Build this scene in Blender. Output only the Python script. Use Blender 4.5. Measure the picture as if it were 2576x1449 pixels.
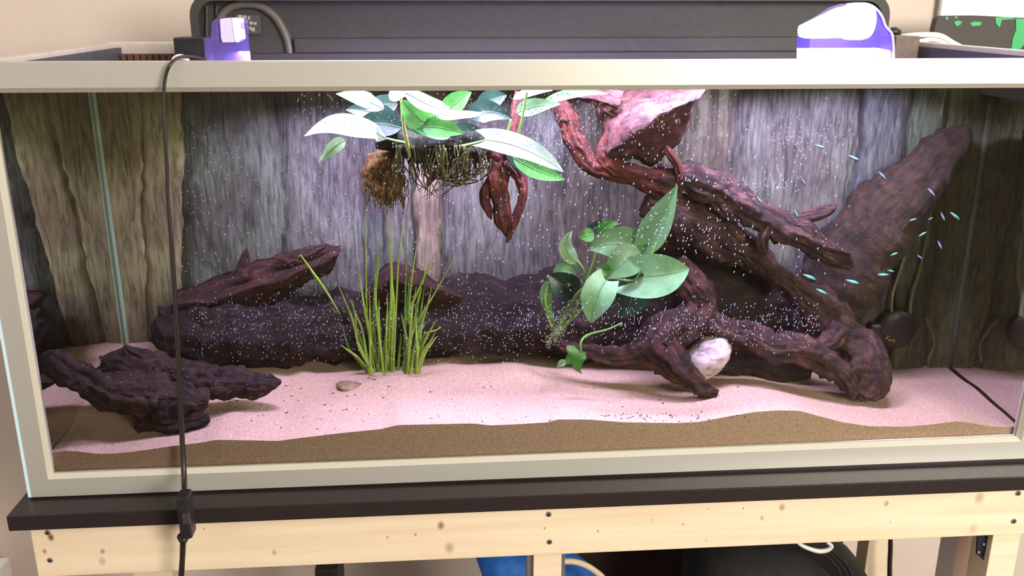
import bpy, bmesh, math, random
from mathutils import Vector, Matrix, noise

random.seed(7)
scn = bpy.context.scene
for o in list(bpy.data.objects):
    bpy.data.objects.remove(o, do_unlink=True)
COL = scn.collection

# ------------------------------------------------------------------ camera
F, W_PX, H_PX = 2299.84, 2576, 1449
CAM = Vector((-0.1594, -1.22679, 0.65264))
YAW, PITCH, ROLL = 0.07692, 0.3038, 0.00063
FWD = Vector((math.sin(YAW) * math.cos(PITCH), math.cos(YAW) * math.cos(PITCH), -math.sin(PITCH)))
_r = Vector((math.cos(YAW), -math.sin(YAW), 0))
_u = _r.cross(FWD)
RIGHT = math.cos(ROLL) * _r + math.sin(ROLL) * _u
UP = -math.sin(ROLL) * _r + math.cos(ROLL) * _u
cd = bpy.data.cameras.new('camera')
cam = bpy.data.objects.new('camera', cd)
COL.objects.link(cam)
m = Matrix.Identity(4)
for i in range(3):
    m[i][0], m[i][1], m[i][2], m[i][3] = RIGHT[i], UP[i], -FWD[i], CAM[i]
cam.matrix_world = m
cd.sensor_fit = 'HORIZONTAL'
cd.sensor_width = 36
cd.lens = F * 36 / W_PX
cd.clip_start = 0.05
cd.dof.use_dof = True
cd.dof.focus_distance = 1.33
cd.dof.aperture_fstop = 7.0
scn.camera = cam

# ------------------------------------------------------------------ world, lights, exposure
wd = bpy.data.worlds.new('room_air')
scn.world = wd
wd.use_nodes = True
wd.node_tree.nodes['Background'].inputs[0].default_value = (1.0, 0.92, 0.84, 1)
wd.node_tree.nodes['Background'].inputs[1].default_value = 0.70


def area_light(name, loc, target, sx, sy, power, color):
    l = bpy.data.lights.new(name, 'AREA')
    l.shape = 'RECTANGLE'
    l.size, l.size_y, l.energy, l.color = sx, sy, power, color
    o = bpy.data.objects.new(name, l)
    COL.objects.link(o)
    o.location = loc
    o.rotation_euler = (Vector(target) - Vector(loc)).to_track_quat('-Z', 'Y').to_euler()
    return o


area_light('added_window_light', (1.75, -3.22, 1.35), (0.6, 0, 0.4), 2.2, 1.4, 185, (1.0, 0.95, 0.86))  # sits at the added unseen window, brightens the frame towards the right
area_light('tank_lamp_light', (0.07, 0.125, 0.586), (0.07, 0.15, 0), 1.02, 0.05, 24.0, (0.58, 0.51, 1.0))
scn.view_settings.view_transform = 'Standard'
scn.view_settings.look = 'None'
scn.view_settings.gamma = 1
scn.view_settings.use_curve_mapping = False
scn.view_settings.exposure = 0.45
scn.cycles.transparent_max_bounces = 24
scn.cycles.max_bounces = 8
scn.cycles.caustics_reflective = False
scn.cycles.caustics_refractive = False


# ------------------------------------------------------------------ geometry helpers
def at(px, py, Y):
    """world point seen at a photograph pixel, at depth Y behind the tank front"""
    d = FWD * F + RIGHT * (px - W_PX / 2) - UP * (py - H_PX / 2)
    return CAM + d * ((Y - CAM.y) / d.y)


def pxm(p):
    """metres per pixel at a world point"""
    return (p - CAM).dot(FWD) / F


def new_obj(name, bm, mat, parent=None, smooth=False, label=None, loc=None):
    me = bpy.data.meshes.new(name)
    bmesh.ops.recalc_face_normals(bm, faces=bm.faces)
    bm.to_mesh(me)
    bm.free()
    if smooth:
        for p in me.polygons:
            p.use_smooth = True
    if mat is not None:
        me.materials.append(mat)
    o = bpy.data.objects.new(name, me)
    COL.objects.link(o)
    if loc is not None:
        me.transform(Matrix.Translation(-Vector(loc)))
        o.location = loc
    if parent is not None:
        par(o, parent)
    if label:
        o['label'] = label
    return o


def par(o, p):
    bpy.context.view_layer.update()
    o.parent = p
    o.matrix_parent_inverse = p.matrix_world.inverted()


def thing(name, label, cat, loc, group=None):
    o = bpy.data.objects.new(name, None)
    COL.objects.link(o)
    o.location = loc
    o.empty_display_size = 0.02
    return tag(o, label, cat, group)


def tag(o, label=None, cat=None, group=None, kind=None):
    if label: o['label'] = label
    if cat: o['category'] = cat
    if group: o['group'] = group
    if kind: o['kind'] = kind
    return o


def structure(o, label=None):
    o['kind'] = 'structure'
    if label: o['label'] = label
    return o


def box(bm, lo, hi, bevel=0.0):
    b2 = bmesh.new()
    bmesh.ops.create_cube(b2, size=1)
    lo, hi = Vector(lo), Vector(hi)
    for v in b2.verts:
        v.co = Vector(((v.co.x + .5) * (hi.x - lo.x) + lo.x, (v.co.y + .5) * (hi.y - lo.y) + lo.y, (v.co.z + .5) * (hi.z - lo.z) + lo.z))
    if bevel:
        bmesh.ops.bevel(b2, geom=b2.edges[:] , offset=bevel, segments=2, affect='EDGES', profile=0.6)
    join(bm, b2)
    return bm


def join(bm, b2):
    me = bpy.data.meshes.new('tmp')
    b2.to_mesh(me)
    b2.free()
    bm.from_mesh(me)
    bpy.data.meshes.remove(me)


def boxed(lo, hi, bevel=0.0):
    return box(bmesh.new(), lo, hi, bevel)


def prism(bm, pts, vec):
    """closed polygon pts (3D) extruded along vec"""
    vec = Vector(vec)
    a = [bm.verts.new(Vector(p)) for p in pts]
    b = [bm.verts.new(Vector(p) + vec) for p in pts]
    n = len(pts)
    bm.faces.new(a)
    bm.faces.new(b[::-1])
    for i in range(n):
        bm.faces.new((a[i], b[i], b[(i + 1) % n], a[(i + 1) % n]))
    return bm


def cr(p, t):
    """Catmull-Rom over a list of tuples"""
    n = len(p) - 1
    x = min(max(t, 0), 1) * n
    i = min(int(x), n - 1)
    f = x - i
    p0, p1, p2, p3 = p[max(i - 1, 0)], p[i], p[i + 1], p[min(i + 2, n)]
    return tuple(0.5 * (2 * b + (c - a) * f + (2 * a - 5 * b + 4 * c - d) * f * f + (3 * b - a - 3 * c + d) * f ** 3) for a, b, c, d in zip(p0, p1, p2, p3))


def tube(bm, pts, nseg=16, nang=12, amp=0.0, seed=0.0, flat=1.0, metres=False, freq=9.0, twist=0.0):
    """swept tube; pts are (pixel x, pixel y, depth, radius in pixels) or with metres=True (x, y, z, radius)"""
    if metres:
        W = [(Vector(q[:3]), q[3]) for q in (cr(pts, i / nseg) for i in range(nseg + 1))]
    else:
        P3 = []
        for q in pts:
            w = at(*q[:3])
            P3.append((w.x, w.y, w.z, q[3] * pxm(w)))
        W = [(Vector(q[:3]), max(q[3], 0.0002)) for q in (cr(P3, i / nseg) for i in range(nseg + 1))]
    uvl = bm.loops.layers.uv.verify()
    rings = []
    L = 0.0
    lens = []
    for i, (c, r) in enumerate(W):
        if i: L += (c - W[i - 1][0]).length
        lens.append(L)
        t = (W[min(i + 1, nseg)][0] - W[max(i - 1, 0)][0])
        t = t.normalized() if t.length > 1e-9 else Vector((1, 0, 0))
        view = (c - CAM).normalized()
        a = t.cross(view)
        a = a.normalized() if a.length > 1e-3 else RIGHT.copy()
        b = a.cross(t).normalized()
        ring = []
        if amp:
            c = c + Vector((noise.noise((L * 24, seed, 1.0)), noise.noise((L * 24, seed, 5.0)), noise.noise((L * 24, seed, 9.0)))) * (r * amp * .9)
        for k in range(nang):
            th = 2 * math.pi * k / nang + twist * i / nseg
            s = 1.0
            if amp:
                cx, sx = math.cos(th), math.sin(th)
                s += amp * (1.0 * noise.noise((cx * 1.6 + seed, sx * 1.6, L * freq)) + 0.8 * noise.noise((cx * 4.2, sx * 4.2 + seed, L * freq * 0.55)))
                s += amp * 0.9 * (0.35 - abs(noise.noise((cx * 3.1 + seed, sx * 3.1, L * freq * .35)) * 2)) + amp * .5 * noise.noise((cx * r * 160, sx * r * 160 + seed, L * 70))
            p = c + a * (math.cos(th) * r * s) + b * (math.sin(th) * r * s * flat)
            if amp:
                q = p * 95 + Vector((seed, 0, 0))
                p = p + Vector((noise.noise(q), noise.noise(q + Vector((7, 0, 0))), noise.noise(q + Vector((0, 7, 0))))) * min(r * .16, .0035)
            ring.append(bm.verts.new(p))
        rings.append(ring)
    per = max(2 * math.pi * sum(r for _, r in W) / len(W), 1e-4)
    for i in range(nseg):
        for k in range(nang):
            k2 = (k + 1) % nang
            f = bm.faces.new((rings[i][k], rings[i][k2], rings[i + 1][k2], rings[i + 1][k]))
            f.smooth = True
            for lp, (u, v) in zip(f.loops, ((k, i), (k + 1, i), (k + 1, i + 1), (k, i + 1))):
                lp[uvl].uv = (u / nang * per, lens[v] + seed)
    for ring, i in ((rings[0], 0), (rings[-1], nseg)):
        f = bm.faces.new(ring if i else ring[::-1])
        for lp in f.loops:
            d = lp.vert.co - W[i][0]
            lp[uvl].uv = (d.x + d.y, d.z * 0.4)
    return bm


def loft(bm, curves, amp=0.004, seed=0.0, nseg=40, sub=5):
    """closed skin over a ring of curves, each a list of (pixel x, pixel y, depth) running the same way"""
    uvl = bm.loops.layers.uv.verify()
    C3 = [[tuple(at(*q)) for q in c] for c in curves]
    rings = []
    for i in range(nseg + 1):
        P = [Vector(cr(c, i / nseg)) for c in C3]
        ring = []
        for k in range(len(P)):
            a, b = P[k], P[(k + 1) % len(P)]
            for j in range(sub):
                p = a.lerp(b, j / sub)
                q = p * 34 + Vector((seed, 0, 0))
                p = p + Vector((noise.noise(q), noise.noise(q + Vector((9, 0, 0))), noise.noise(q + Vector((0, 9, 0))))) * amp + Vector((noise.noise(q * 4), noise.noise(q * 4 + Vector((7, 0, 0))), noise.noise(q * 4 + Vector((0, 7, 0))))) * amp * .4
                ring.append(bm.verts.new(p))
        rings.append(ring)
    n = len(rings[0])
    for i in range(nseg):
        for k in range(n):
            f = bm.faces.new((rings[i][k], rings[i][(k + 1) % n], rings[i + 1][(k + 1) % n], rings[i + 1][k]))
            f.smooth = True
            for lp, (u, v) in zip(f.loops, ((k, i), (k + 1, i), (k + 1, i + 1), (k, i + 1))):
                lp[uvl].uv = (u / n * .16 + seed, v / nseg * .2)
    bm.faces.new(rings[0][::-1])
    bm.faces.new(rings[-1])
    return bm


# ------------------------------------------------------------------ material helpers
def mat(name, color, rough=0.5, metal=0.0, spec=0.5, coat=0.0):
    m = bpy.data.materials.new(name)
    m.use_nodes = True
    b = m.node_tree.nodes['Principled BSDF']
    b.inputs['Base Color'].default_value = (*color, 1)
    b.inputs['Roughness'].default_value = rough
    b.inputs['Metallic'].default_value = metal
    b.inputs['Specular IOR Level'].default_value = spec
    b.inputs['Coat Weight'].default_value = coat
    return m


def srgb(r, g, b):
    f = lambda c: ((c / 255 + 0.055) / 1.055) ** 2.4 if c > 10 else c / 255 / 12.92
    return (f(r), f(g), f(b))


def nd(m, t, **kw):
    n = m.node_tree.nodes.new(t)
    for k, v in kw.items():
        setattr(n, k, v)
    return n


def lk(m, a, b):
    m.node_tree.links.new(a, b)


def noisy(name, cols, scale=(30, 30, 30), rough=0.7, bump=0.3, bump_dist=0.002, coord='Object', detail=6, spec=0.3, nscale=1.0, fine=0, metal=0.0):
    """principled material whose colour runs over a ramp driven by stretched noise, with matching bump"""
    m = mat(name, cols[0][1], rough, metal, spec)
    b = m.node_tree.nodes['Principled BSDF']
    tc = nd(m, 'ShaderNodeTexCoord')
    mp = nd(m, 'ShaderNodeMapping')
    mp.inputs['Scale'].default_value = scale
    lk(m, tc.outputs[coord], mp.inputs['Vector'])
    nz = nd(m, 'ShaderNodeTexNoise')
    nz.inputs['Scale'].default_value = nscale
    nz.inputs['Detail'].default_value = detail
    nz.inputs['Roughness'].default_value = 0.65
    lk(m, mp.outputs[0], nz.inputs['Vector'])
    rp = nd(m, 'ShaderNodeValToRGB')
    e = rp.color_ramp.elements
    while len(e) < len(cols):
        e.new(0.5)
    for el, (p, c) in zip(e, cols):
        el.position = p
        el.color = (*c, 1)
    lk(m, nz.outputs['Fac'], rp.inputs[0])
    lk(m, rp.outputs[0], b.inputs['Base Color'])
    if bump:
        bp = nd(m, 'ShaderNodeBump')
        bp.inputs['Strength'].default_value = bump
        bp.inputs['Distance'].default_value = bump_dist
        lk(m, nz.outputs['Fac'], bp.inputs['Height'])
        lk(m, bp.outputs[0], b.inputs['Normal'])
    return m


def clear(name, tint, ior=1.45, rough=0.0, gain=1.0):
    """thin clear sheet: passes light straight through, mirrors by Fresnel"""
    m = bpy.data.materials.new(name)
    m.use_nodes = True
    nt = m.node_tree
    nt.nodes.remove(nt.nodes['Principled BSDF'])
    out = nt.nodes['Material Output']
    tr = nd(m, 'ShaderNodeBsdfTransparent')
    tr.inputs[0].default_value = (*tint, 1)
    gl = nd(m, 'ShaderNodeBsdfGlossy')
    gl.inputs['Roughness'].default_value = rough
    fr = nd(m, 'ShaderNodeFresnel')
    fr.inputs[0].default_value = ior
    mu = nd(m, 'ShaderNodeMath', operation='MULTIPLY')
    mu.inputs[1].default_value = gain
    lk(m, fr.outputs[0], mu.inputs[0])
    mx = nd(m, 'ShaderNodeMixShader')
    lk(m, mu.outputs[0], mx.inputs[0])
    lk(m, tr.outputs[0], mx.inputs[1])
    lk(m, gl.outputs[0], mx.inputs[2])
    lk(m, mx.outputs[0], out.inputs[0])
    return m


def emit(name, color, strength):
    m = bpy.data.materials.new(name)
    m.use_nodes = True
    b = m.node_tree.nodes['Principled BSDF']
    b.inputs['Base Color'].default_value = (*color, 1)
    b.inputs['Emission Color'].default_value = (*color, 1)
    b.inputs['Emission Strength'].default_value = strength
    return m


def leafmat(name, c1, c2, trans=0.35, rough=0.35):
    m = noisy(name, [(0.3, c1), (0.7, c2)], (60, 60, 60), rough, 0.25, 0.002, detail=4, spec=0.5)
    nt = m.node_tree
    b = nt.nodes['Principled BSDF']
    t = nd(m, 'ShaderNodeBsdfTranslucent')
    rp = [n for n in nt.nodes if n.type == 'VALTORGB'][0]
    lk(m, rp.outputs[0], t.inputs[0])
    mx = nd(m, 'ShaderNodeMixShader')
    mx.inputs[0].default_value = trans
    lk(m, b.outputs[0], mx.inputs[1])
    lk(m, t.outputs[0], mx.inputs[2])
    lk(m, mx.outputs[0], nt.nodes['Material Output'].inputs[0])
    return m


M = {}
M['alu'] = noisy('anodised_frame', [(0.3, (0.62, 0.60, 0.53)), (0.7, (0.68, 0.66, 0.59))], (400, 400, 400), 0.45, 0.04, 0.0005, spec=0.5, metal=0.55)
M['lip'] = mat('bright_frame_lip', (0.58, 0.54, 0.44), 0.35)
M['pane'] = clear('front_glass', (0.985, 0.995, 0.985), 1.45)
M['water'] = clear('tank_water', (0.955, 0.965, 0.945), 1.12)
M['acrylic'] = clear('clear_acrylic', (0.93, 0.93, 0.99), 1.45)
M['black'] = noisy('black_plastic', [(0.3, (0.018, 0.016, 0.016)), (0.7, (0.028, 0.026, 0.025))], (90, 90, 90), 0.38, 0.1, 0.001)
M['hood'] = noisy('dark_hood_plastic', [(0.3, (0.042, 0.039, 0.031)), (0.7, (0.054, 0.050, 0.041))], (120, 120, 120), 0.55, 0.15, 0.001)
M['board'] = noisy('black_laminate', [(0.3, (0.022, 0.015, 0.015)), (0.7, (0.034, 0.026, 0.025))], (250, 250, 250), 0.27, 0.05, 0.0005)
M['cable'] = mat('black_cable_rubber', (0.022, 0.016, 0.013), 0.35)
M['white_plastic'] = mat('white_plastic', (0.80, 0.78, 0.74), 0.4)
M['steel'] = mat('galvanised_screw', (0.42, 0.42, 0.44), 0.35, 0.8)
M['silicone'] = mat('silicone_seam', (0.13, 0.16, 0.10), 0.35)
M['silicone_pale'] = mat('pale_silicone_seam', (0.20, 0.26, 0.17), 0.35)


# ------------------------------------------------------------------ room
FLOOR = -1.0
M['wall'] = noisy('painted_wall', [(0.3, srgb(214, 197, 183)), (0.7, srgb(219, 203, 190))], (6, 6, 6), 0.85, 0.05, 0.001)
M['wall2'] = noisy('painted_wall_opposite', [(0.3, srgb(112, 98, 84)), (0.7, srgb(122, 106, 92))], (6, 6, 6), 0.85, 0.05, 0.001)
M['floor'] = noisy('brown_floor', [(0.3, srgb(74, 56, 44)), (0.7, srgb(92, 70, 54))], (4, 30, 4), 0.5, 0.1, 0.001)
structure(new_obj('floor', boxed((-3, -3.4, FLOOR - 0.05), (3, 0.95, FLOOR)), M['floor']), 'brown floor under the tank stand')
WX = at(2352, 60, 0.85).x
WB = 0.25
bm = bmesh.new()
box(bm, (-3, 0.85, FLOOR), (WX, 0.95, 2.2))
box(bm, (WX, 0.85, FLOOR), (3, 0.95, WB))
structure(new_obj('wall_back', bm, M['wall']), 'beige painted wall behind the tank')
w = new_obj('window_1', boxed((WX, 0.90, WB), (3, 0.92, 2.2)), emit('bright_window_pane', (1.0, 0.98, 0.95), 1.6))
structure(w, 'bright white window to the right behind the tank')
M['win_frame'] = mat('grey_window_frame', (0.30, 0.27, 0.24), 0.5)
bm = bmesh.new()
box(bm, (WX - 0.004, 0.835, WB), (WX + 0.003, 0.93, 2.2))
box(bm, (WX, 0.835, WB - 0.008), (3, 0.93, WB + 0.006))
new_obj('window_frame', bm, M['win_frame'], w)

# wall behind the photographer with a glazed opening; the tank front mirrors it
FW = -3.3
wl = at(1745, 240, -FW).x
wr = at(1862, 240, -FW).x
wb_ = at(1860, 372, -FW).z
UX0, UX1, UZ = 0.55, 2.9, 0.66
bm = bmesh.new()
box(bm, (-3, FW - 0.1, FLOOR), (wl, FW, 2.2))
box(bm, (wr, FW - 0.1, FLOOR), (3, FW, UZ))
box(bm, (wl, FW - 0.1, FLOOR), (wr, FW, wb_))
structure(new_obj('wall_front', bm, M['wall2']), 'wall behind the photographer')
w = structure(new_obj('window_2', boxed((wl, FW - 0.06, wb_), (wr, FW - 0.04, 2.2)), emit('far_window_pane', (1.0, 0.95, 0.88), 1.3)), 'window mirrored faintly in the tank front')
bm = bmesh.new()
for x in (wl, (wl + wr) / 2 - 0.02, wr - 0.04):
    box(bm, (x, FW - 0.04, wb_), (x + 0.04, FW - 0.005, 2.2))
box(bm, (wl, FW - 0.04, wb_), (wr, FW - 0.005, wb_ + 0.05))
new_obj('window_frame', bm, M['white_plastic'], w)

w = structure(new_obj('added_window', boxed((wr + .04, FW - 0.06, UZ), (3, FW - 0.04, 2.2)), emit('added_window_pane', (1.0, 0.96, 0.9), 3.0)), 'unseen wide window added high on the wall behind the photographer')  # unseen window, added to whiten the top bar and light the right side
bm = bmesh.new()
for x in (wr + .04, (wr + 3) / 2, 2.96):
    box(bm, (x, FW - 0.04, UZ), (x + 0.04, FW - 0.005, 2.2))
box(bm, (wr + .04, FW - 0.04, UZ), (3, FW - 0.005, UZ + 0.05))
new_obj('window_frame', bm, M['white_plastic'], w)

# ------------------------------------------------------------------ aquarium
HB, HT, HW = 0.0, 0.5405, 0.7305
I = {'bl': at(129, 1197, 0.0), 'br': at(2562, 1102, 0.0), 'tl': at(-27, 235, 0.0), 'tr': at(2752, 221, 0.0)}
O = {'bl': at(79, 1251, 0.0), 'tl': at(-112, 157, 0.0)}
O['br'] = I['br'] + Vector((0.036, 0, -0.036))
O['tr'] = Vector((0.779, 0, at(2250, 150, 0.0).z))
TOP = O['tl'].z
TD = 0.565
aq = thing('aquarium', 'large glass aquarium with pale metal frame on a black board', 'aquarium', (0, 0.28, -0.035))


def frame_bar(name, a, b, sub):
    """mitred bar between corners a and b: flat front, bright chamfered lip towards the glass"""
    c = sum(I.values(), Vector()) / 4
    lip = {k: I[k] + (O[k] - I[k]) * 0.17 for k in I}
    dy = Vector((0, 0.012, 0))
    bm = bmesh.new()
    V = [bm.verts.new(v) for v in (O[a], O[b], lip[b], lip[a], O[a] + 2 * dy, O[b] + 2 * dy, lip[b] + 2 * dy, lip[a] + 2 * dy)]
    for q in ((0, 1, 2, 3), (4, 5, 6, 7), (0, 1, 5, 4), (2, 3, 7, 6), (0, 3, 7, 4), (1, 2, 6, 5)):
        bm.faces.new([V[i] for i in q])
    o = new_obj(name, bm, M['alu'], aq)
    bm = bmesh.new()
    V = [bm.verts.new(v) for v in (lip[a], lip[b], I[b] + dy * .6, I[a] + dy * .6, I[b] + 1.2 * dy, I[a] + 1.2 * dy, lip[b] + 1.2 * dy, lip[a] + 1.2 * dy)]
    for q in ((0, 1, 2, 3), (3, 2, 4, 5), (0, 1, 6, 7), (5, 4, 6, 7)):
        bm.faces.new([V[i] for i in q])
    new_obj(sub, bm, M['lip'], o)


frame_bar('top_bar', 'tl', 'tr', 'frame_lip')
frame_bar('bottom_bar', 'bl', 'br', 'frame_lip')
frame_bar('side_bar', 'tl', 'bl', 'frame_lip')
frame_bar('side_bar', 'tr', 'br', 'frame_lip')
# glass edge along the outer left side, refracted brightness put into its colour
bm = bmesh.new()
e0, e1 = O['tl'], O['bl']
prism(bm, [e0, e1, e1 + Vector((-0.0045, 0, 0)), e0 + Vector((-0.0045, 0, 0))], (0, 0.02, 0))
new_obj('glass_edge', bm, mat('pale_blue_glass_edge', (0.62, 0.86, 0.95), 0.2), aq, label='pale blue polished edge of the side glass')
new_obj('front_pane', boxed((-0.745, 0.010, -0.02), (0.76, 0.0101, TOP - 0.01)), M['pane'], aq)

# interior as it looks through the water: slightly splayed side panes, rear panel
BL, BR = Vector((-0.738, 0.38, 0)), Vector((0.778, 0.30, 0))


def YB(x):
    return BL.y + (BR.y - BL.y) * (x - BL.x) / (BR.x - BL.x)


def mirror(name, tint):
    m = mat(name, tint, 0.06, 1.0)
    b = m.node_tree.nodes['Principled BSDF']
    m2 = mat(name + '_olive', srgb(66, 70, 46), 0.6)
    return m


M['side'] = bpy.data.materials.new('side_glass_in_water')
M['side'].use_nodes = True
_nt = M['side'].node_tree
_pb = _nt.nodes['Principled BSDF']
_pb.inputs['Base Color'].default_value = (*srgb(92, 100, 66), 1)  # olive base: green haze of the reflections put into the colour
_pb.inputs['Roughness'].default_value = 0.5
_gl = nd(M['side'], 'ShaderNodeBsdfGlossy')
_gl.inputs[0].default_value = (0.80, 0.86, 0.70, 1)
_gl.inputs['Roughness'].default_value = 0.04
_mx = nd(M['side'], 'ShaderNodeMixShader')
_mx.inputs[0].default_value = 0.68
lk(M['side'], _pb.outputs[0], _mx.inputs[1])
lk(M['side'], _gl.outputs[0], _mx.inputs[2])
lk(M['side'], _mx.outputs[0], _nt.nodes['Material Output'].inputs[0])

for sgn, P, xf in ((-1, BL, -0.741), (1, BR, 0.742)):
    bm = bmesh.new()
    a, b = Vector((xf, 0.016, -0.03)), Vector((P.x, P.y, -0.03))
    prism(bm, [a, b, b + Vector((sgn * 0.008, 0.008, 0)), a + Vector((sgn * 0.008, 0, 0))], (0, 0, 0.588))
    new_obj('side_pane', bm, M['side'], aq, label='side glass mirroring the tank interior')
for P, mt in ((BL, 'silicone_pale'), (BR, 'silicone')):
    bm = bmesh.new()
    sx = P.x - (0.005 if P.x > 0 else -0.005)
    sy = P.y - 0.016
    tube(bm, [(sx, sy, -0.03, 0.0045), (sx, sy, 0.25, 0.0045), (sx, sy, 0.555, 0.0045)], 4, 8, metres=True)
    new_obj('silicone_seam', bm, M[mt], aq, smooth=True)
# rear pane, floor pane and rear rim
M['inner'] = noisy('grey_inner_rim', [(0.3, srgb(76, 74, 82)), (0.7, srgb(92, 90, 96))], (20, 20, 20), 0.5, 0.1)  # dark grey-blue of the inner rim faces and rear pane
bm = boxed((-0.76, TD - 0.008, -0.03), (0.76, TD, TOP - 0.02))
new_obj('back_pane', bm, M['inner'], aq)
new_obj('bottom_pane', boxed((-0.76, 0.016, -0.035), (0.76, TD, -0.025)), M['silicone'], aq)
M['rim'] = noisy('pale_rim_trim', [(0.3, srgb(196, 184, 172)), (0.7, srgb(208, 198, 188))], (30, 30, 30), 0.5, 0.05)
for nm, lo, hi in (('back_rim', (-0.768, TD - 0.006, TOP - 0.04), (0.768, TD + 0.012, TOP + 0.002)),
                   ('side_rim', (-0.768, 0.024, TOP - 0.04), (-0.750, TD - 0.006, TOP)),
                   ('side_rim', (0.756, 0.024, TOP - 0.04), (0.774, TD - 0.006, TOP))):
    new_obj(nm, boxed(lo, hi, 0.004), M['rim'], aq)
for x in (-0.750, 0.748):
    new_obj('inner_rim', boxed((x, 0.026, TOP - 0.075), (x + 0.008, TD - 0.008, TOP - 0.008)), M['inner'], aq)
new_obj('cover_glass', boxed((-0.742, 0.42, TOP - 0.036), (0.746, TD - 0.01, TOP - 0.030)), M['acrylic'], aq)
# row of brown blocks showing behind the box on the rear rim
M['vent'] = noisy('red_brown_strip', [(0.4, srgb(120, 80, 62)), (0.6, srgb(90, 66, 58))], (90, 1, 1), 0.6, 0.1)
p0, p1 = at(312, 148, TD - 0.02), at(445, 148, TD - 0.02)
for k in range(9):
    x = p0.x + (p1.x - p0.x) * k / 8
    new_obj('grille_block', boxed((x - 0.0045, TD - 0.024, p0.z - 0.02), (x + 0.0045, TD - 0.014, p0.z + 0.009), 0.001), M['vent'], aq)

# water: one clear body
wb = bmesh.new()
prism(wb, [Vector((-0.738, 0.0135, -0.02)), Vector((0.739, 0.0135, -0.02)), Vector((BR.x - 0.003, BR.y - 0.002, -0.02)), Vector((BL.x + 0.003, BL.y - 0.002, -0.02))], (0, 0, 0.575))
wo = new_obj('water', wb, M['water'])
tag(wo, 'clear water filling the aquarium behind the front glass', 'water', kind='stuff')

# ------------------------------------------------------------------ rear bark panel: separate upright slabs
panel = thing('background_panel', 'textured grey and brown bark panel along the tank rear', 'background panel', (0, 0.40, -0.02))


def barkmat(name, c1, c2, c3, sc=(170, 170, 26)):
    m = noisy(name, [(0.30, c3), (0.48, c1), (0.68, c2)], sc, 0.85, 0.6, 0.003, detail=9, nscale=1.0)
    nt = m.node_tree
    b = nt.nodes['Principled BSDF']
    rp = [n for n in nt.nodes if n.type == 'VALTORGB'][0]
    tc = [n for n in nt.nodes if n.type == 'TEX_COORD'][0]
    # broad weathered blotches
    nz = nd(m, 'ShaderNodeTexNoise')
    nz.inputs['Scale'].default_value = 9.0
    nz.inputs['Detail'].default_value = 3
    lk(m, tc.outputs['Object'], nz.inputs['Vector'])
    r2 = nd(m, 'ShaderNodeValToRGB')
    r2.color_ramp.elements[0].position = 0.38
    r2.color_ramp.elements[0].color = (0.70, 0.64, 0.66, 1)
    r2.color_ramp.elements[1].position = 0.62
    r2.color_ramp.elements[1].color = (1.02, 1.06, 1.03, 1)
    lk(m, nz.outputs['Fac'], r2.inputs[0])
    # long dark splits
    mp = nd(m, 'ShaderNodeMapping')
    mp.inputs['Scale'].default_value = (42, 42, 6)
    lk(m, tc.outputs['Object'], mp.inputs['Vector'])
    n3 = nd(m, 'ShaderNodeTexNoise')
    n3.inputs['Scale'].default_value = 1.0
    n3.inputs['Detail'].default_value = 7
    lk(m, mp.outputs[0], n3.inputs['Vector'])
    r3 = nd(m, 'ShaderNodeValToRGB')
    e3 = r3.color_ramp.elements
    e3.new(0.5)
    for el, (p_, c_) in zip(e3, ((0.466, 1.0), (0.50, 0.55), (0.534, 1.0))):
        el.position = p_
        el.color = (c_, c_, c_, 1)
    lk(m, n3.outputs['Fac'], r3.inputs[0])
    prev = rp.outputs[0]
    for r in (r2, r3):
        mx = nd(m, 'ShaderNodeMix', data_type='RGBA', blend_type='MULTIPLY')
        mx.inputs[0].default_value = 1.0
        lk(m, prev, mx.inputs[6])
        lk(m, r.outputs[0], mx.inputs[7])
        prev = mx.outputs[2]
    lk(m, prev, b.inputs['Base Color'])
    return m


BK = {
    'brown': barkmat('brown_bark', srgb(134, 126, 88), srgb(152, 142, 102), srgb(100, 92, 64)),
    'olive': barkmat('olive_bark', srgb(114, 120, 82), srgb(132, 136, 96), srgb(82, 86, 60)),
    'grey': barkmat('grey_bark', srgb(92, 90, 81), srgb(120, 116, 105), srgb(53, 52, 49)),
    'blue': barkmat('blue_grey_bark', srgb(77, 77, 74), srgb(103, 101, 94), srgb(44, 45, 45)),
    'pale': barkmat('pale_bark', srgb(125, 109, 88), srgb(151, 132, 109), srgb(81, 70, 57)),
    'mauve': barkmat('mauve_bark', srgb(90, 83, 70), srgb(114, 105, 90), srgb(55, 51, 44)),
    'lichen': barkmat('lichen_grey_bark', srgb(86, 88, 74), srgb(107, 109, 92), srgb(57, 61, 52)),
    'moss': barkmat('mossy_bark', srgb(92, 100, 76), srgb(112, 118, 90), srgb(62, 66, 52)),
}
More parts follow.
